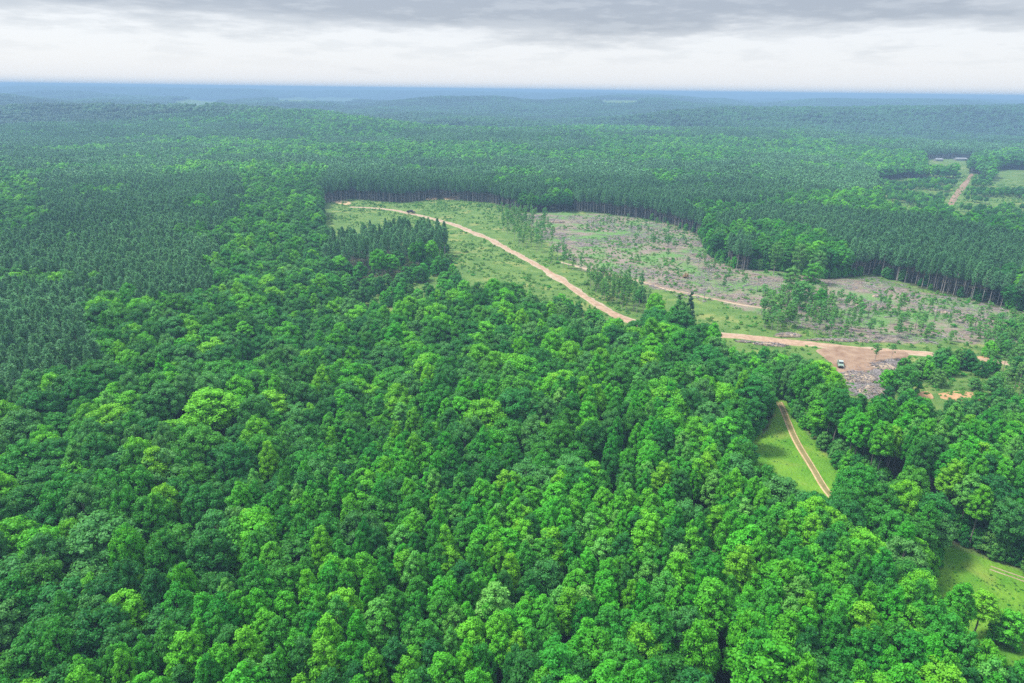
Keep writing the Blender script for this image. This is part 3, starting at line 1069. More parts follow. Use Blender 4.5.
# the 300 of each kind that show largest become things of their own
stuff_rows = {}
for kind in ('oak', 'pop', 'pine'):
    R = rows[kind]
    top = R[:, :3].copy()
    top[:, 2] += HT[kind] * R[:, 4] * 0.85
    u, v, d = project(top)
    size = WD[kind] * R[:, 3] * FPX / d
    vis = (d > 5) & (u > 2) & (u < W - 2) & (v > 0) & (v < H - 2)
    score = np.where(vis, size, -1)
    if kind == 'pine':      # the pine edges show their trunks, so nearness rules
        score = np.where(vis, 1000 / d, -1)
    order = np.argsort(-score)
    n = min(270, int(vis.sum()))
    pick = order[:n]
    rest = np.ones(len(R), bool)
    rest[pick] = False
    for k in pick:
        row = R[k]
        tree_thing(kind, row, unique_label(describe(kind, row), row[0], row[1], top[k, 2]), GROUPS[kind])
    stuff_rows[kind] = R[rest]
    print(kind, len(R), 'vis', vis.sum(), 'min size', size[pick].min() if n else 0)


# ------------------------------------------------------------------ stuff by instancing
def instancer(name, rowsets, label, protos, cat=None):
    """rowsets: (n,7) x y z sw sh rz idx; protos: list of meshes"""
    col = bpy.data.collections.new(name + ' forms')
    for i, me in enumerate(protos):
        o = bpy.data.objects.new('form_%02d' % i, me)
        o.name = name + '_form_%02d' % i
        col.objects.link(o)
    R = rowsets
    me = bpy.data.meshes.new(name)
    me.vertices.add(len(R))
    me.vertices.foreach_set('co', R[:, :3].astype(np.float32).ravel())
    a = me.attributes.new('rz', 'FLOAT_VECTOR', 'POINT')
    rot = np.zeros((len(R), 3), np.float32)
    rot[:, 2] = R[:, 5]
    if R.shape[1] > 7:
        rot[:, 0] = R[:, 7]
    a.data.foreach_set('vector', rot.ravel())
    a = me.attributes.new('sc', 'FLOAT_VECTOR', 'POINT')
    a.data.foreach_set('vector', np.stack([R[:, 3], R[:, 3], R[:, 4]], 1).astype(np.float32).ravel())
    a = me.attributes.new('ix', 'INT', 'POINT')
    a.data.foreach_set('value', R[:, 6].astype(np.int32))
    ng = bpy.data.node_groups.new(name, 'GeometryNodeTree')
    ng.interface.new_socket('Geometry', in_out='INPUT', socket_type='NodeSocketGeometry')
    ng.interface.new_socket('Geometry', in_out='OUTPUT', socket_type='NodeSocketGeometry')
    N, L = ng.nodes, ng.links
    gi, go = N.new('NodeGroupInput'), N.new('NodeGroupOutput')
    ci = N.new('GeometryNodeCollectionInfo')
    ci.inputs['Collection'].default_value = col
    ci.inputs['Separate Children'].default_value = True
    ci.inputs['Reset Children'].default_value = True
    ip = N.new('GeometryNodeInstanceOnPoints')
    ip.inputs['Pick Instance'].default_value = True

    def attr(nm, ty):
        n = N.new('GeometryNodeInputNamedAttribute')
        n.data_type = ty
        n.inputs['Name'].default_value = nm
        return next(s for s in n.outputs if s.enabled and s.name == 'Attribute')
    L.new(gi.outputs[0], ip.inputs['Points'])
    L.new(ci.outputs[0], ip.inputs['Instance'])
    L.new(attr('ix', 'INT'), ip.inputs['Instance Index'])
    e2r = N.new('FunctionNodeEulerToRotation')
    L.new(attr('rz', 'FLOAT_VECTOR'), e2r.inputs[0])
    L.new(e2r.outputs[0], ip.inputs['Rotation'])
    L.new(attr('sc', 'FLOAT_VECTOR'), ip.inputs['Scale'])
    L.new(ip.outputs[0], go.inputs[0])
    o = bpy.data.objects.new(name, me)
    COL.objects.link(o)
    md = o.modifiers.new('scatter', 'NODES')
    md.node_group = ng
    o['kind'] = 'stuff'
    o['label'] = label
    o['category'] = cat or 'woodland'
    return o


instancer('broadleaf_woodland', stuff_rows['oak'], 'unbroken rounded broadleaf canopy filling the middle of the valley', [f[2] for f in FORMS[('oak', 0)]])
instancer('poplar_woodland', stuff_rows['pop'], 'close-packed pointed poplar canopy filling the lower middle', [f[2] for f in FORMS[('pop', 0)]])
instancer('pine_woodland', stuff_rows['pine'], 'even blue green pine plantation blocks round the clearing', [f[2] for f in FORMS[('pine', 0)]])
instancer('distant_broadleaf_woodland', far_rows['oak'], 'broadleaf forest beyond the clearing, fading into haze', [f[2] for f in FORMS[('oak', 1)]])
instancer('distant_pine_woodland', far_rows['pine'], 'pine forest blocks beyond the clearing, fading into haze', [f[2] for f in FORMS[('pine', 1)]])


# leafy undergrowth that closes the wood's edge down to the ground
ex, ey = lattice(2.7, 720, 0, 71, 0.45, 0.7)
ez = zones(ex, ey)
near_open = np.zeros(len(ex), bool)
for k in range(8):
    for q in (4.5, 9.0):
        near_open |= zones(ex + q * math.cos(k * 0.785), ey + q * math.sin(k * 0.785)) == 3
r_ = np.random.default_rng(72)
em = near_open & (((ez == 0) | (ez == 1)) | ((ez == 2) & (r_.uniform(0, 1, len(ex)) < 0.10)))
ex, ey = ex[em], ey[em]
es = r_.uniform(0.55, 1.25, len(ex))
instancer('edge_undergrowth', np.column_stack([ex, ey, ground_z(ex, ey) - 0.6, es * 0.9, es, r_.uniform(0, 6.28, len(ex)), r_.integers(0, 6, len(ex))]),
          'leafy undergrowth closing the edges of the wood', [f[2] for f in FORMS[('young', 0)]], 'undergrowth')


# far forest: groves of crowns
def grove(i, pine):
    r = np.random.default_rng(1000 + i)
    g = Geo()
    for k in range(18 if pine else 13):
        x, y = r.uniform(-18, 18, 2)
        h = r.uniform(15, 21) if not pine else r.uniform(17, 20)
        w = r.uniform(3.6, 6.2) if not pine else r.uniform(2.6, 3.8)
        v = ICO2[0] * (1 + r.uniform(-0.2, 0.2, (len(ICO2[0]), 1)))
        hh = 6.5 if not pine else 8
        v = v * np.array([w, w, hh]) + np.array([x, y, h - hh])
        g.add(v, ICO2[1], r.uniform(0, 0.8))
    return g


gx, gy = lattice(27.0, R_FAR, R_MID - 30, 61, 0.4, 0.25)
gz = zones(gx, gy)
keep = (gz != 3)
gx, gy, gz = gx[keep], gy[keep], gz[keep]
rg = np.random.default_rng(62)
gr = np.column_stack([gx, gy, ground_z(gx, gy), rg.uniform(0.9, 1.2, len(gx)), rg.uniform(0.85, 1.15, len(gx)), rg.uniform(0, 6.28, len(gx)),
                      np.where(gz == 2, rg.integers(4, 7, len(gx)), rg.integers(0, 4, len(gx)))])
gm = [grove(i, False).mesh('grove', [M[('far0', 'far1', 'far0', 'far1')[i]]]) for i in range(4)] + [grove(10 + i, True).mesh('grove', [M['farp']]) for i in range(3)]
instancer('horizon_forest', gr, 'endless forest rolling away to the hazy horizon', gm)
print('groves', len(gr), 'mid', len(ox2), len(nx2), 'near', len(ox), len(px_), len(nx))


# ------------------------------------------------------------------ clearing: thin trees, shrubs, slash, logs
def scatter_in(pg, n, r, mind, taken):
    lo, hi = pg.min(0), pg.max(0)
    res = []
    for _ in range(n * 30):
        if len(res) >= n:
            break
        p = r.uniform(lo, hi)
        if not inside(pg, np.array([p[0]]), np.array([p[1]]))[0]:
            continue
        a = np.array([p[0]]), np.array([p[1]])
        if seg_dist(ROAD_MAIN, *a)[0] < 6 or seg_dist(ROAD_CUT, *a)[0] < 4 or inside(LANDING, *a)[0] or inside(PINES_S, *a)[0]:
            continue
        if not clear_of_hand(*a, 0.5)[0]:
            continue
        if any((p[0] - q[0]) ** 2 + (p[1] - q[1]) ** 2 < mind ** 2 for q in taken):
            continue
        taken.append(p)
        res.append(p)
    return res


rs = np.random.default_rng(77)
taken = []
SAPZ = [(poly([(498, 214), (545, 216), (556, 250), (590, 272), (560, 272), (516, 246), (500, 232)]), 84, 2.8, 0.85, 1.15),
        (poly([(585, 282), (640, 290), (650, 312), (622, 314), (600, 300)]), 60, 2.4, 0.75, 1.1),
        (poly([(760, 300), (832, 300), (840, 336), (760, 334)]), 70, 2.4, 0.6, 1.0),
        (poly([(836, 300), (1030, 326), (1030, 350), (840, 340)]), 70, 4.0, 0.4, 0.8),
        (poly([(620, 222), (700, 238), (712, 262), (760, 278), (740, 300), (640, 250)]), 34, 5.0, 0.5, 1.0),
        (poly([(984, 322), (1060, 330), (1060, 420), (1000, 404), (984, 372)]), 60, 3.2, 0.55, 0.95)]
for pg, n, md, lo, hi in SAPZ:
    for p in scatter_in(pg, n, rs, md, taken):
        s = rs.uniform(lo, hi)
        row = (p[0], p[1], float(ground_z(*p)) - 0.1, rs.uniform(0.8, 1.25), s, rs.uniform(0, 6.28), rs.integers(0, 8))
        tree_thing('sap', row, unique_label(describe('sap', row), p[0], p[1], row[2] + 14 * s * 0.6), GROUPS['sap'])
YZ = [(SCRUB, 150, 3.0, 0.7, 1.3),
      (SCRUB_P, 110, 3.4, 0.9, 1.6),
      (poly([(730, 366), (800, 370), (826, 382), (812, 396), (760, 392), (730, 384)]), 36, 4.2, 0.9, 1.5),
      (poly([(556, 302), (600, 324), (640, 342), (600, 342), (556, 318)]), 22, 4.0, 0.8, 1.3),
      (poly([(985, 330), (1060, 338), (1060, 372), (985, 362)]), 22, 4.2, 0.8, 1.3)]
SP_Z = inside
for pg, n, md, lo, hi in YZ:
    for p in scatter_in(pg, n, rs, md, taken):
        a = np.array([p[0]]), np.array([p[1]])
        if inside(SPUR, *a)[0]:
            continue
        s = rs.uniform(lo, hi)
        row = (p[0], p[1], float(ground_z(*p)) - 0.1, s * rs.uniform(0.85, 1.2), s, rs.uniform(0, 6.28), rs.integers(0, 6))
        tree_thing('young', row, unique_label(describe('young', row), p[0], p[1], row[2] + 5 * s), GROUPS['young'])
for (u, v) in [(700, 262), (726, 283), (742, 284), (757, 292), (868, 318), (915, 330), (934, 322), (640, 262), (668, 275), (704, 300), (880, 300), (950, 316), (560, 240), (610, 250), (974, 330), (846, 322)]:
    x, y = unproject(u, v)
    row = (x, y, float(ground_z(x, y)), rs.uniform(0.8, 1.2), rs.uniform(0.5, 1.05), rs.uniform(0, 6.28), rs.integers(0, 4))
    tree_thing('snag', row, unique_label('bare grey dead tree', x, y, row[2] + 5), GROUPS['snag'])


# weeds and bushes (uncountable)
def bush(i):
    r = np.random.default_rng(1200 + i)
    g, _ = crown(r, lambda t: max(0.1, 1 - t * t), 0.15, 1.0, 0.8, 9, 0.36, 16, 0.26, core=0.7)
    return g


def thin_points(pgs, n, seed):
    r = np.random.default_rng(seed)
    out = []
    for pg, k in pgs:
        lo, hi = pg.min(0), pg.max(0)
        p = r.uniform(lo, hi, (int(k * 6), 2))
        p = p[inside(pg, p[:, 0], p[:, 1])][:k]
        out.append(p)
    return np.concatenate(out)


wp = thin_points([(OPEN_MAIN, 15000), (MEADOW, 1600), (SCRUB, 1500), (SCRUB_P, 900), (PINES_S, 900), (PARK_R, 7000)], 0, 81)
CUT_W = poly([(520, 214), (640, 217), (700, 238), (712, 262), (745, 272), (826, 281), (872, 277), (925, 291), (1030, 316), (1060, 340), (960, 346), (840, 340), (760, 316), (640, 288), (590, 272), (545, 244)])
den = fbm(wp[:, 0] / 28, wp[:, 1] / 28, 411, 3)
dm = np.minimum(seg_dist(ROAD_MAIN, wp[:, 0], wp[:, 1]) - 4.6, seg_dist(TRACK, wp[:, 0], wp[:, 1]) - 3.0)
dm = np.minimum(dm, seg_dist(ROAD_CUT, wp[:, 0], wp[:, 1]) - 3.0)
rs2 = np.random.default_rng(82)
kp = (den + rs2.uniform(-0.15, 0.15, len(wp)) > np.where(inside(CUT_W, wp[:, 0], wp[:, 1]), 0.53, 0.47)) & (dm > 0) & ~inside(LANDING, wp[:, 0], wp[:, 1])
wp = wp[kp]
sw = rs2.lognormal(-0.25, 0.35, len(wp))
sw[inside(MEADOW, wp[:, 0], wp[:, 1])] *= 0.3
wr = np.column_stack([wp, ground_z(wp[:, 0], wp[:, 1]), sw, sw * rs2.uniform(0.6, 1.1, len(wp)), rs2.uniform(0, 6.28, len(wp)), rs2.integers(0, 5, len(wp))])
bm_ = [bush(i).mesh('bush', [M[('weed', 'sap', 'weed', 'pop1', 'weed')[i]]]) for i in range(5)]
instancer('weeds', wr, 'low weeds and brambles growing over the clearing', bm_, 'undergrowth')


# slash: broken branches strewn over the logged slope
def slash_form(i):
    r = np.random.default_rng(1300 + i)
    g = Geo()
    for k in range(7):
        a = r.uniform(0, 6.28) if i % 2 else r.normal(0.5, 0.5)
        c = r.uniform(-2.2, 2.2, 2)
        L_ = r.uniform(0.8, 3.2)
        d = np.array([math.cos(a), math.sin(a), r.uniform(-0.05, 0.22)]) * L_
        p = np.array([c[0], c[1], 0.12])
        tube(g, [p, p + d * 0.5 + [0, 0, 0.06], p + d], np.array([0.12, 0.09, 0.04]) * r.uniform(0.6, 1.4), 4)
    return g


CUT = poly([(520, 214), (640, 217), (700, 238), (712, 262), (745, 272), (826, 281), (872, 277), (925, 291), (1030, 316), (1060, 340), (960, 346), (840, 340), (760, 316), (640, 288), (590, 272), (545, 244)])
SL2 = poly([(838, 371), (862, 366), (884, 360), (898, 360), (890, 386), (866, 400), (848, 390)])
sp_ = thin_points([(CUT, 4200), (SL2, 700)], 0, 91)
den = fbm(sp_[:, 0] / 30, sp_[:, 1] / 30, 451, 3)
kp = (den > 0.46) | inside(SL2, sp_[:, 0], sp_[:, 1])
kp &= seg_dist(ROAD_CUT, sp_[:, 0], sp_[:, 1]) > 3
sp_ = sp_[kp]
rs3 = np.random.default_rng(92)
sl = np.column_stack([sp_, ground_z(sp_[:, 0], sp_[:, 1]), rs3.uniform(0.7, 1.3, len(sp_)), rs3.uniform(0.7, 1.3, len(sp_)), rs3.normal(0.4, 0.7, len(sp_)), rs3.integers(0, 6, len(sp_))])
instancer('logging_slash', sl, 'grey broken branches strewn over the logged slope', [slash_form(i).mesh('slash', [M['dead']]) for i in range(6)], 'debris')


# felled logs one can pick out
def log_mesh(i):
    r = np.random.default_rng(1400 + i)
    g = Geo()
    L_ = 8.0
    tube(g, [[-L_ / 2, 0, 0.2], [-L_ / 6, r.normal(0, .15), 0.24], [L_ / 6, r.normal(0, .2), 0.22], [L_ / 2, 0, 0.3]], np.array([0.26, 0.23, 0.18, 0.08]), 7)
    for k in range(5):
        x = r.uniform(-1, L_ / 2)
        a = r.choice([-1, 1])
        tube(g, [[x, 0, 0.25], [x + 0.6, a * 0.8, 0.5], [x + 1.3, a * 1.5, 0.55]], np.array([0.07, 0.05, 0.02]), 4)
    return g.mesh('fallen_log', [M['dead']])


logs = [log_mesh(i) for i in range(4)]
k = 0
for p in scatter_in(CUT, 60, rs, 9.0, []):
    o = bpy.data.objects.new('fallen_log', logs[k % 4])
    COL.objects.link(o)
    o.location = (p[0], p[1], float(ground_z(*p)))
    o.rotation_euler = (0, 0, rs.normal(0.5, 0.8))
    s = rs.uniform(0.7, 1.5)
    o.scale = (s, 1.3, 1.3)
    o['label'] = unique_label(('long' if s > 1.1 else 'short') + ' grey fallen log on logged ground', p[0], p[1], float(ground_z(*p)))
    o['category'] = 'log'
    o['group'] = 'fallen logs on the logged slope'
    k += 1


# heaps of brush and earth along the landing
def heap(name, uv, rx, ry, hgt, rz, label, seed, nst, mats=('dead', 'dirtshoulder'), cat='brush pile'):
    r = np.random.default_rng(seed)
    x, y = unproject(*uv)
    e = bpy.data.objects.new(name, None)
    e.location = (x, y, float(ground_z(x, y)) - 0.1)
    e.rotation_euler = (0, 0, rz)
    COL.objects.link(e)
    e['label'] = label
    e['category'] = cat
    g = Geo()
    v = ICO2[0] * (1 + r.uniform(-0.18, 0.18, (len(ICO2[0]), 1)))
    v = v * [rx, ry, hgt * 0.75]
    g.add(v, ICO2[1])
    c = bpy.data.objects.new('earth_mound', g.mesh('earth_mound', [M[mats[1]]]))
    COL.objects.link(c)
    c.parent = e
    g = Geo()
    for k in range(nst):
        a = r.uniform(0, 6.28)
        q = math.sqrt(r.uniform(0, 1))
        cx, cy = q * rx * math.cos(a), q * ry * math.sin(a)
        cz = hgt * 0.75 * math.sqrt(max(0, 1 - q * q)) + 0.05
        b = r.normal(0, 0.7) + (0 if r.uniform() < 0.6 else 1.4)
        L_ = r.uniform(0.8, 3.2)
        d = np.array([math.cos(b), math.sin(b), r.normal(0, 0.28)]) * L_
        p = np.array([cx, cy, cz])
        tube(g, [p - d / 2, p + [0, 0, 0.05], p + d / 2], np.array([0.12, 0.09, 0.04]) * r.uniform(0.6, 1.5), 4)
    c = bpy.data.objects.new('branches', g.mesh('branches', [M[mats[0]]]))
    COL.objects.link(c)
    c.parent = e
    return e


heap('brush_pile', (788, 336), 7.0, 2.6, 2.4, 0.0, 'dark rounded brush pile on the far side of the landing road', 1501, 120)
heap('debris_bank', (850, 341), 23.0, 1.7, 1.4, -0.03, 'long low bank of grey debris behind the landing road', 1502, 340, cat='debris bank')
heap('debris_bank', (744, 342), 4.0, 1.3, 1.1, -0.1, 'short dark debris bank on the near verge of the landing road', 1503, 50, cat='debris bank')
heap('debris_bank', (771, 345), 9.0, 1.8, 1.6, -0.22, 'long dark strip of debris on the near side of the landing road', 1504, 150, cat='debris bank')
heap('slash_heap', (858, 378), 9.0, 7.0, 2.2, 0.2, 'purplish grey slash heap directly below the parked truck', 1505, 330, cat='slash heap')
heap('slash_heap', (872, 391), 7.0, 5.5, 1.8, 0.5, 'grey slash heap at the wood edge below the landing', 1506, 200, cat='slash heap')
heap('slash_heap', (888, 368), 8.0, 5.0, 2.4, -0.3, 'pale slash heap left of the cone-shaped bright tree', 1507, 240, cat='slash heap')
heap('brush_pile', (880, 296), 6.0, 3.0, 1.8, 0.4, 'grey brush pile below the right pine block', 1508, 120)
heap('brush_pile', (943, 312), 5.0, 3.0, 1.8, -0.2, 'violet grey brush pile at the right of the logged slope', 1509, 120)
heap('brush_pile', (697, 255), 4.5, 2.4, 1.4, 0.2, 'small dark brush pile high on the logged slope', 1510, 70)
heap('brush_pile', (556, 222), 9.0, 5.0, 1.4, 0.2, 'low violet brush pile in the top corner of the logged slope', 1511, 130)

# a withered shrub
g, _ = crown(np.random.default_rng(3), lambda t: max(0.1, 1 - t * t), 0.3, 3.6, 1.9, 24, 0.6, 40, 0.34)
x, y = unproject(686, 278)
o = bpy.data.objects.new('withered_shrub', g.mesh('withered_shrub', [M['tan']]))
o.location = (x, y, float(ground_z(x, y)))
COL.objects.link(o)
o['label'] = 'straw-coloured withered shrub in the middle of the logged slope'
o['category'] = 'shrub'


# ------------------------------------------------------------------ vehicles
def box(g, c, s, taper=(1, 1), shift=(0, 0), bev=0.0, mat=0):
    """box centred at c, size s, its top face scaled by taper and moved by shift, with chamfered vertical edges"""
    x, y, z = np.array(s) / 2
    b = bev

    def ring(kx, ky, zz, sx, sy):
        X, Y = x * kx, y * ky
        return [[-X + b + sx, -Y + sy, zz], [X - b + sx, -Y + sy, zz], [X + sx, -Y + b + sy, zz], [X + sx, Y - b + sy, zz], [X - b + sx, Y + sy, zz], [-X + b + sx, Y + sy, zz], [-X + sx, Y - b + sy, zz], [-X + sx, -Y + b + sy, zz]]
    b = max(b, 0.002)
    v = np.array(ring(1, 1, -z, 0, 0) + ring(taper[0], taper[1], z, *shift)) + np.array(c)
    f = [[i, (i + 1) % 8, 8 + (i + 1) % 8, 8 + i] for i in range(8)]
    g.add(v, np.array(f), 0.5, mat)
    g.add(v[8:], np.array([list(range(8))]), 0.5, mat)
    g.add(v[:8], np.array([list(range(8))[::-1]]), 0.5, mat)


def wheel_geo(rad, wid):
    g = Geo()
    th = np.arange(20) / 20 * 2 * math.pi
    prof = [(-wid / 2, rad * 0.62), (-wid / 2, rad * 0.93), (-wid * 0.35, rad), (wid * 0.35, rad), (wid / 2, rad * 0.93), (wid / 2, rad * 0.62)]
    v = np.array([[p[0], p[1] * math.cos(t), p[1] * math.sin(t)] for p in prof for t in th])
    n = 20
    f = [[i * n + j, i * n + (j + 1) % n, (i + 1) * n + (j + 1) % n, (i + 1) * n + j] for i in range(5) for j in range(n)]
    g.add(v, np.array(f))
    rim = Geo()
    v2 = np.array([[s * wid * 0.32, rad * 0.64 * math.cos(t), rad * 0.64 * math.sin(t)] for s in (-1, 1) for t in th])
    rim.add(v2, np.array([[j, (j + 1) % n, n + (j + 1) % n, n + j] for j in range(n)]))
    rim.add(v2[:n], np.array([list(range(n))]))
    rim.add(v2[n:], np.array([list(range(n))]))
    return g, rim


def paint(name, c, rough=0.35, metal=0.0):
    return plain_mat(name, tuple(np.array(c) * 0.9), tuple(np.array(c) * 1.1), 2.0, rough, metal, spec=0.5)


def vehicle(name, uv, rz, bodyc, label, cat, roofc=None):
    x, y = unproject(*uv)
    e = bpy.data.objects.new(name, None)
    e.location = (x, y, float(ground_z(x, y)) + 0.38)
    e.rotation_euler = (0, 0, rz)
    COL.objects.link(e)
    e['label'] = label
    e['category'] = cat
    pm = paint(name + '_paint', bodyc)
    rm = paint(name + '_roof', roofc or bodyc)
    gm_ = paint('window_glass', (0.02, 0.025, 0.03), 0.1)
    bk = paint('black_trim', (0.02, 0.02, 0.02), 0.6)
    ch = paint('bright_trim', (0.6, 0.6, 0.6), 0.3, 0.7)

    def part(nm, g, m, par=e):
        o = bpy.data.objects.new(nm, g.mesh(nm, [m]))
        COL.objects.link(o)
        o.parent = par
        return o
    # front points to -Y
    g = Geo()
    box(g, (0, 0, 0.78), (1.95, 5.3, 0.42), (0.98, 0.99), bev=0.12)
    box(g, (0, -1.95, 1.09), (1.82, 1.35, 0.20), (0.92, 0.94), (0, 0.04), 0.10)
    for s in (-1, 1):
        box(g, (s * 0.90, 1.72, 1.17), (0.10, 1.85, 0.36), bev=0.02)
    box(g, (0, 2.60, 1.17), (1.90, 0.08, 0.36), bev=0.02)
    part('body', g, pm)
    g = Geo()
    box(g, (0, -0.25, 1.17), (1.84, 2.05, 0.36), (0.98, 0.99), bev=0.06)
    box(g, (0, -0.18, 1.62), (1.74, 1.92, 0.52), (0.84, 0.72), (0, 0.05), 0.08)
    cab = part('cab', g, pm)
    g = Geo()
    box(g, (0, -0.13, 1.905), (1.50, 1.42, 0.05), (0.95, 0.93), bev=0.08)
    part('roof', g, rm, cab)
    g = Geo()
    v = np.array([[-0.76, -1.16, 1.40], [0.76, -1.16, 1.40], [0.66, -0.85, 1.83], [-0.66, -0.85, 1.83]])
    g.add(v + [0, -0.02, 0.0], [[0, 1, 2, 3]])
    g.add(v + [0, 0.02, -0.01], [[3, 2, 1, 0]])
    part('windscreen', g, gm_, cab)
    for s in (-1, 1):
        g = Geo()
        v = np.array([[s * 0.885, -0.95, 1.40], [s * 0.885, 0.62, 1.40], [s * 0.775, 0.42, 1.82], [s * 0.775, -0.66, 1.82]])
        g.add(v, [[0, 1, 2, 3]])
        g.add(v - [s * 0.03, 0, 0], [[3, 2, 1, 0]])
        part('side_window', g, gm_, cab)
        g = Geo()
        box(g, (s * 1.03, -0.98, 1.42), (0.20, 0.10, 0.18), bev=0.02)
        part('mirror', g, bk, cab)
        g = Geo()
        box(g, (s * 0.74, -2.64, 0.92), (0.34, 0.06, 0.18), bev=0.02)
        part('headlight', g, ch)
    g = Geo()
    box(g, (0, -2.645, 0.90), (1.06, 0.06, 0.26), bev=0.02)
    part('grille', g, bk)
    g = Geo()
    box(g, (0, -2.70, 0.60), (1.90, 0.16, 0.20), bev=0.05)
    part('bumper', g, bk)
    wg, rg_ = wheel_geo(0.40, 0.27)
    wm, rmh = wg.mesh('tyre', [bk]), rg_.mesh('rim', [ch])
    for sx in (-0.86, 0.86):
        for sy in (-1.72, 1.62):
            w = bpy.data.objects.new('wheel', wm)
            COL.objects.link(w)
            w.parent = e
            w.location = (sx, sy, 0.40)
            q = bpy.data.objects.new('rim', rmh)
            COL.objects.link(q)
            q.parent = w
    return e


vehicle('pickup_truck', (840, 367), -0.35, (0.22, 0.30, 0.23), 'pale green and white pickup truck parked on the bare landing', 'truck', (0.32, 0.35, 0.32)).scale = (1.3, 1.3, 1.45)
vehicle('pickup_truck', (411, 213.5), 1.25, (0.03, 0.025, 0.025), 'small black vehicle on the dirt road behind the pine stand', 'truck').scale = (1.6, 1.6, 1.8)


# ------------------------------------------------------------------ far farm buildings
def barn(uv, L_, wd, rz, label):
    x, y = unproject(*uv)
    e = bpy.data.objects.new('farm_building', None)
    e.location = (x, y, float(ground_z(x, y)))
    e.rotation_euler = (0, 0, rz)
    COL.objects.link(e)
    e['label'] = label
    e['category'] = 'building'
    wall, roof = paint('barn_wall', (0.2, 0.2, 0.19), 0.8), paint('barn_roof', (0.17, 0.18, 0.18), 0.7)
    g = Geo()
    box(g, (0, 0, 1.6), (L_, wd, 4.2))
    for s in (-1, 1):
        v = np.array([[s * L_ / 2, -wd / 2, 3.7], [s * L_ / 2, wd / 2, 3.7], [s * L_ / 2, 0, 5.7]])
        g.add(v, [[0, 1, 2]])
    o = bpy.data.objects.new('wall', g.mesh('wall', [wall]))
    COL.objects.link(o)
    o.parent = e
    g = Geo()
    X, Y = L_ / 2 + 0.5, wd / 2 + 0.6
    v = np.array([[-X, -Y, 3.5], [X, -Y, 3.5], [X, 0, 5.9], [-X, 0, 5.9], [-X, Y, 3.5], [X, Y, 3.5]])
    f = np.array([[0, 1, 2, 3], [3, 2, 5, 4]])
    g.add(v, f)
    g.add(v - [0, 0, 0.15], f[:, ::-1])
    o = bpy.data.objects.new('roof', g.mesh('roof', [roof]))
    COL.objects.link(o)
    o.parent = e
    g = Geo()
    box(g, (0, -wd / 2 - 0.03, 1.6), (3.4, 0.12, 3.2))
    o = bpy.data.objects.new('door', g.mesh('door', [paint('barn_door', (0.2, 0.2, 0.2), 0.7)]))
    COL.objects.link(o)
    o.parent = e


barn((938, 161), 15, 10, 0.1, 'shorter pale roofed building among trees beyond the right pine block')
barn((960, 160.5), 24, 10, 0.05, 'longer pale roofed building left of the far road top')

# ------------------------------------------------------------------ light, sky, haze
w = bpy.data.worlds.new('World')
sc.world = w
w.use_nodes = True
N, L = w.node_tree.nodes, w.node_tree.links
N.clear()
out = N.new('ShaderNodeOutputWorld')
bg = N.new('ShaderNodeBackground')
SUN_EL, SUN_AZ = math.radians(60), math.radians(-80)   # azimuth from +Y towards +X
sky = N.new('ShaderNodeTexSky')
sky.sky_type = 'NISHITA'
sky.sun_disc = False
sky.sun_elevation = SUN_EL
sky.sun_rotation = SUN_AZ
tc = N.new('ShaderNodeTexCoord')
sep = N.new('ShaderNodeSeparateXYZ')
L.new(tc.outputs['Generated'], sep.inputs[0])


def wnoise(sx, sz, det, off=0.0, rough=0.5):
    mp = N.new('ShaderNodeMapping')
    mp.inputs['Scale'].default_value = (sx, sx, sz)
    mp.inputs['Location'].default_value = (off, off * 0.7, off * 0.3)
    L.new(tc.outputs['Generated'], mp.inputs[0])
    no = nd(N, 'ShaderNodeTexNoise', Scale=1.0, Detail=det, Roughness=rough)
    L.new(mp.outputs[0], no.inputs['Vector'])
    return no.outputs[0]


def wmap(v, a, b, c=0.0, d=1.0):
    m = N.new('ShaderNodeMapRange')
    m.inputs[1].default_value = a
    m.inputs[2].default_value = b
    m.inputs[3].default_value = c
    m.inputs[4].default_value = d
    m.interpolation_type = 'SMOOTHSTEP'
    L.new(v, m.inputs[0])
    return m.outputs[0]


n1 = wnoise(4.2, 34, 6, 3.0)
n2 = wnoise(13.0, 75, 6, 9.0, 0.6)
elev = sep.outputs[2]
base = wmap(elev, 0.040, 0.105)
dark = math_(N, L, 'ADD', math_(N, L, 'MULTIPLY', base, 0.60), math_(N, L, 'MULTIPLY', n1, 0.95))
dark = math_(N, L, 'ADD', dark, math_(N, L, 'MULTIPLY', n2, 0.55))
dark = wmap(dark, 0.88, 1.30)
band = math_(N, L, 'MULTIPLY', wmap(n2, 0.45, 0.62), wmap(elev, 0.012, 0.05))
CLOUD_W = (0.86, 0.875, 0.915)
CLOUD_G = (0.40, 0.435, 0.515)
ccol = mixc(N, L, dark, CLOUD_W, CLOUD_G)
ccol = mixc(N, L, math_(N, L, 'MULTIPLY', band, 0.38), ccol, (0.66, 0.69, 0.75))
ccol = mixc(N, L, wmap(elev, 0.0, 0.03, 0.55, 0.0), ccol, (0.82, 0.85, 0.90))
ccol = mixc(N, L, wmap(elev, -0.002, 0.011, 0.85, 0.0), ccol, (0.56, 0.67, 0.82))
hi = wmap(elev, 0.13, 0.6, 1.0, 3.8)        # an overcast sky is brightest overhead
vm = N.new('ShaderNodeVectorMath')
vm.operation = 'SCALE'
L.new(ccol, vm.inputs[0])
L.new(hi, vm.inputs['Scale'])
SKYK = 2.12
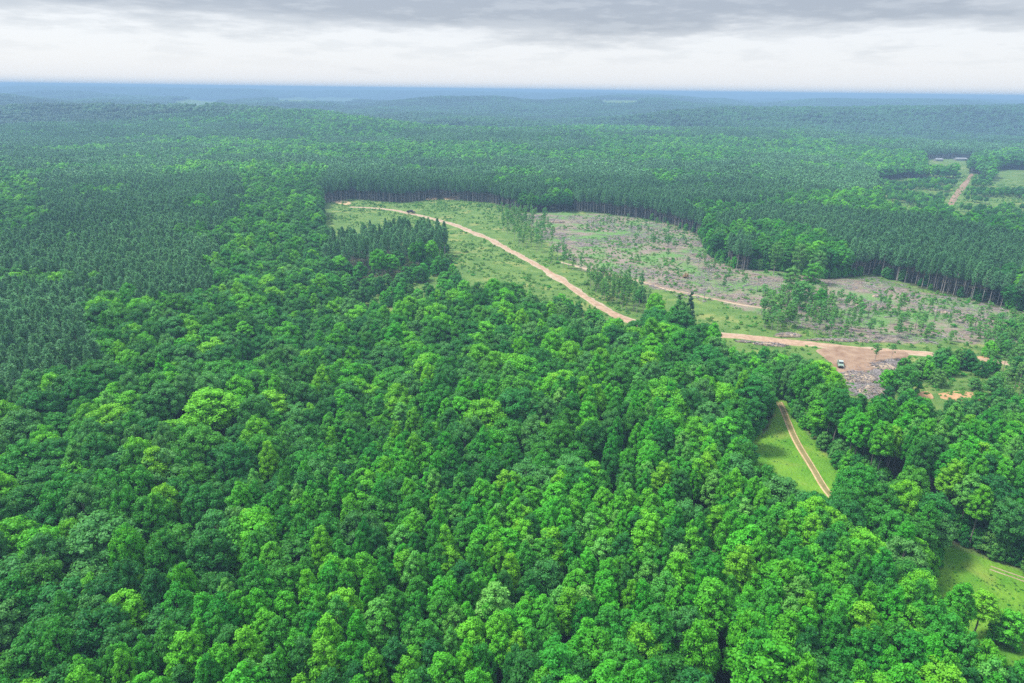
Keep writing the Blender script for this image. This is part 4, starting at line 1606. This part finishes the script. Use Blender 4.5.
vm2 = N.new('ShaderNodeVectorMath')
vm2.operation = 'SCALE'
L.new(vm.outputs[0], vm2.inputs[0])
vm2.inputs['Scale'].default_value = SKYK
mx = mixc(N, L, 0.94, sky.outputs[0], vm2.outputs[0])
L.new(mx, bg.inputs['Color'])
bg.inputs['Strength'].default_value = 0.1
L.new(bg.outputs[0], out.inputs[0])

sl_ = bpy.data.lights.new('sun', 'SUN')
sl_.energy = 1.5
sl_.angle = math.radians(11)
sl_.color = (1.0, 0.96, 0.88)
so = bpy.data.objects.new('sun', sl_)
COL.objects.link(so)
dv = Vector((math.sin(SUN_AZ) * math.cos(SUN_EL), math.cos(SUN_AZ) * math.cos(SUN_EL), math.sin(SUN_EL)))
so.rotation_euler = dv.to_track_quat('Z', 'Y').to_euler()

# the air
HZ = True
if HZ:
    import bmesh
    bm = bmesh.new()
    bmesh.ops.create_cube(bm, size=1)
    me = bpy.data.meshes.new('haze')
    bm.to_mesh(me)
    bm.free()
    o = bpy.data.objects.new('haze', me)
    zlo, zhi = -150.0, 127.0
    o.scale = (70000, 70000, zhi - zlo)
    o.location = (0, 0, (zhi + zlo) / 2)
    COL.objects.link(o)
    o['kind'] = 'stuff'
    m, N, L = new_mat('haze_air')
    ou = N.new('ShaderNodeOutputMaterial')
    pv = N.new('ShaderNodeVolumePrincipled')
    pv.inputs['Color'].default_value = (0.270, 0.440, 0.625, 1)
    pv.inputs['Density'].default_value = 0.00027
    pv.inputs['Anisotropy'].default_value = 0.0
    L.new(pv.outputs[0], ou.inputs['Volume'])
    me.materials.append(m)

sc.view_settings.view_transform = 'Standard'
sc.view_settings.look = 'None'
sc.view_settings.gamma = 1
sc.view_settings.exposure = 2.2
sc.view_settings.use_curve_mapping = False
sc.cycles.max_bounces = 5
sc.cycles.diffuse_bounces = 3
sc.cycles.transmission_bounces = 3
sc.cycles.volume_bounces = 0
sc.cycles.use_denoising = False
sc.cycles.sample_clamp_indirect = 3.0
sc.cycles.sample_clamp_direct = 6.0
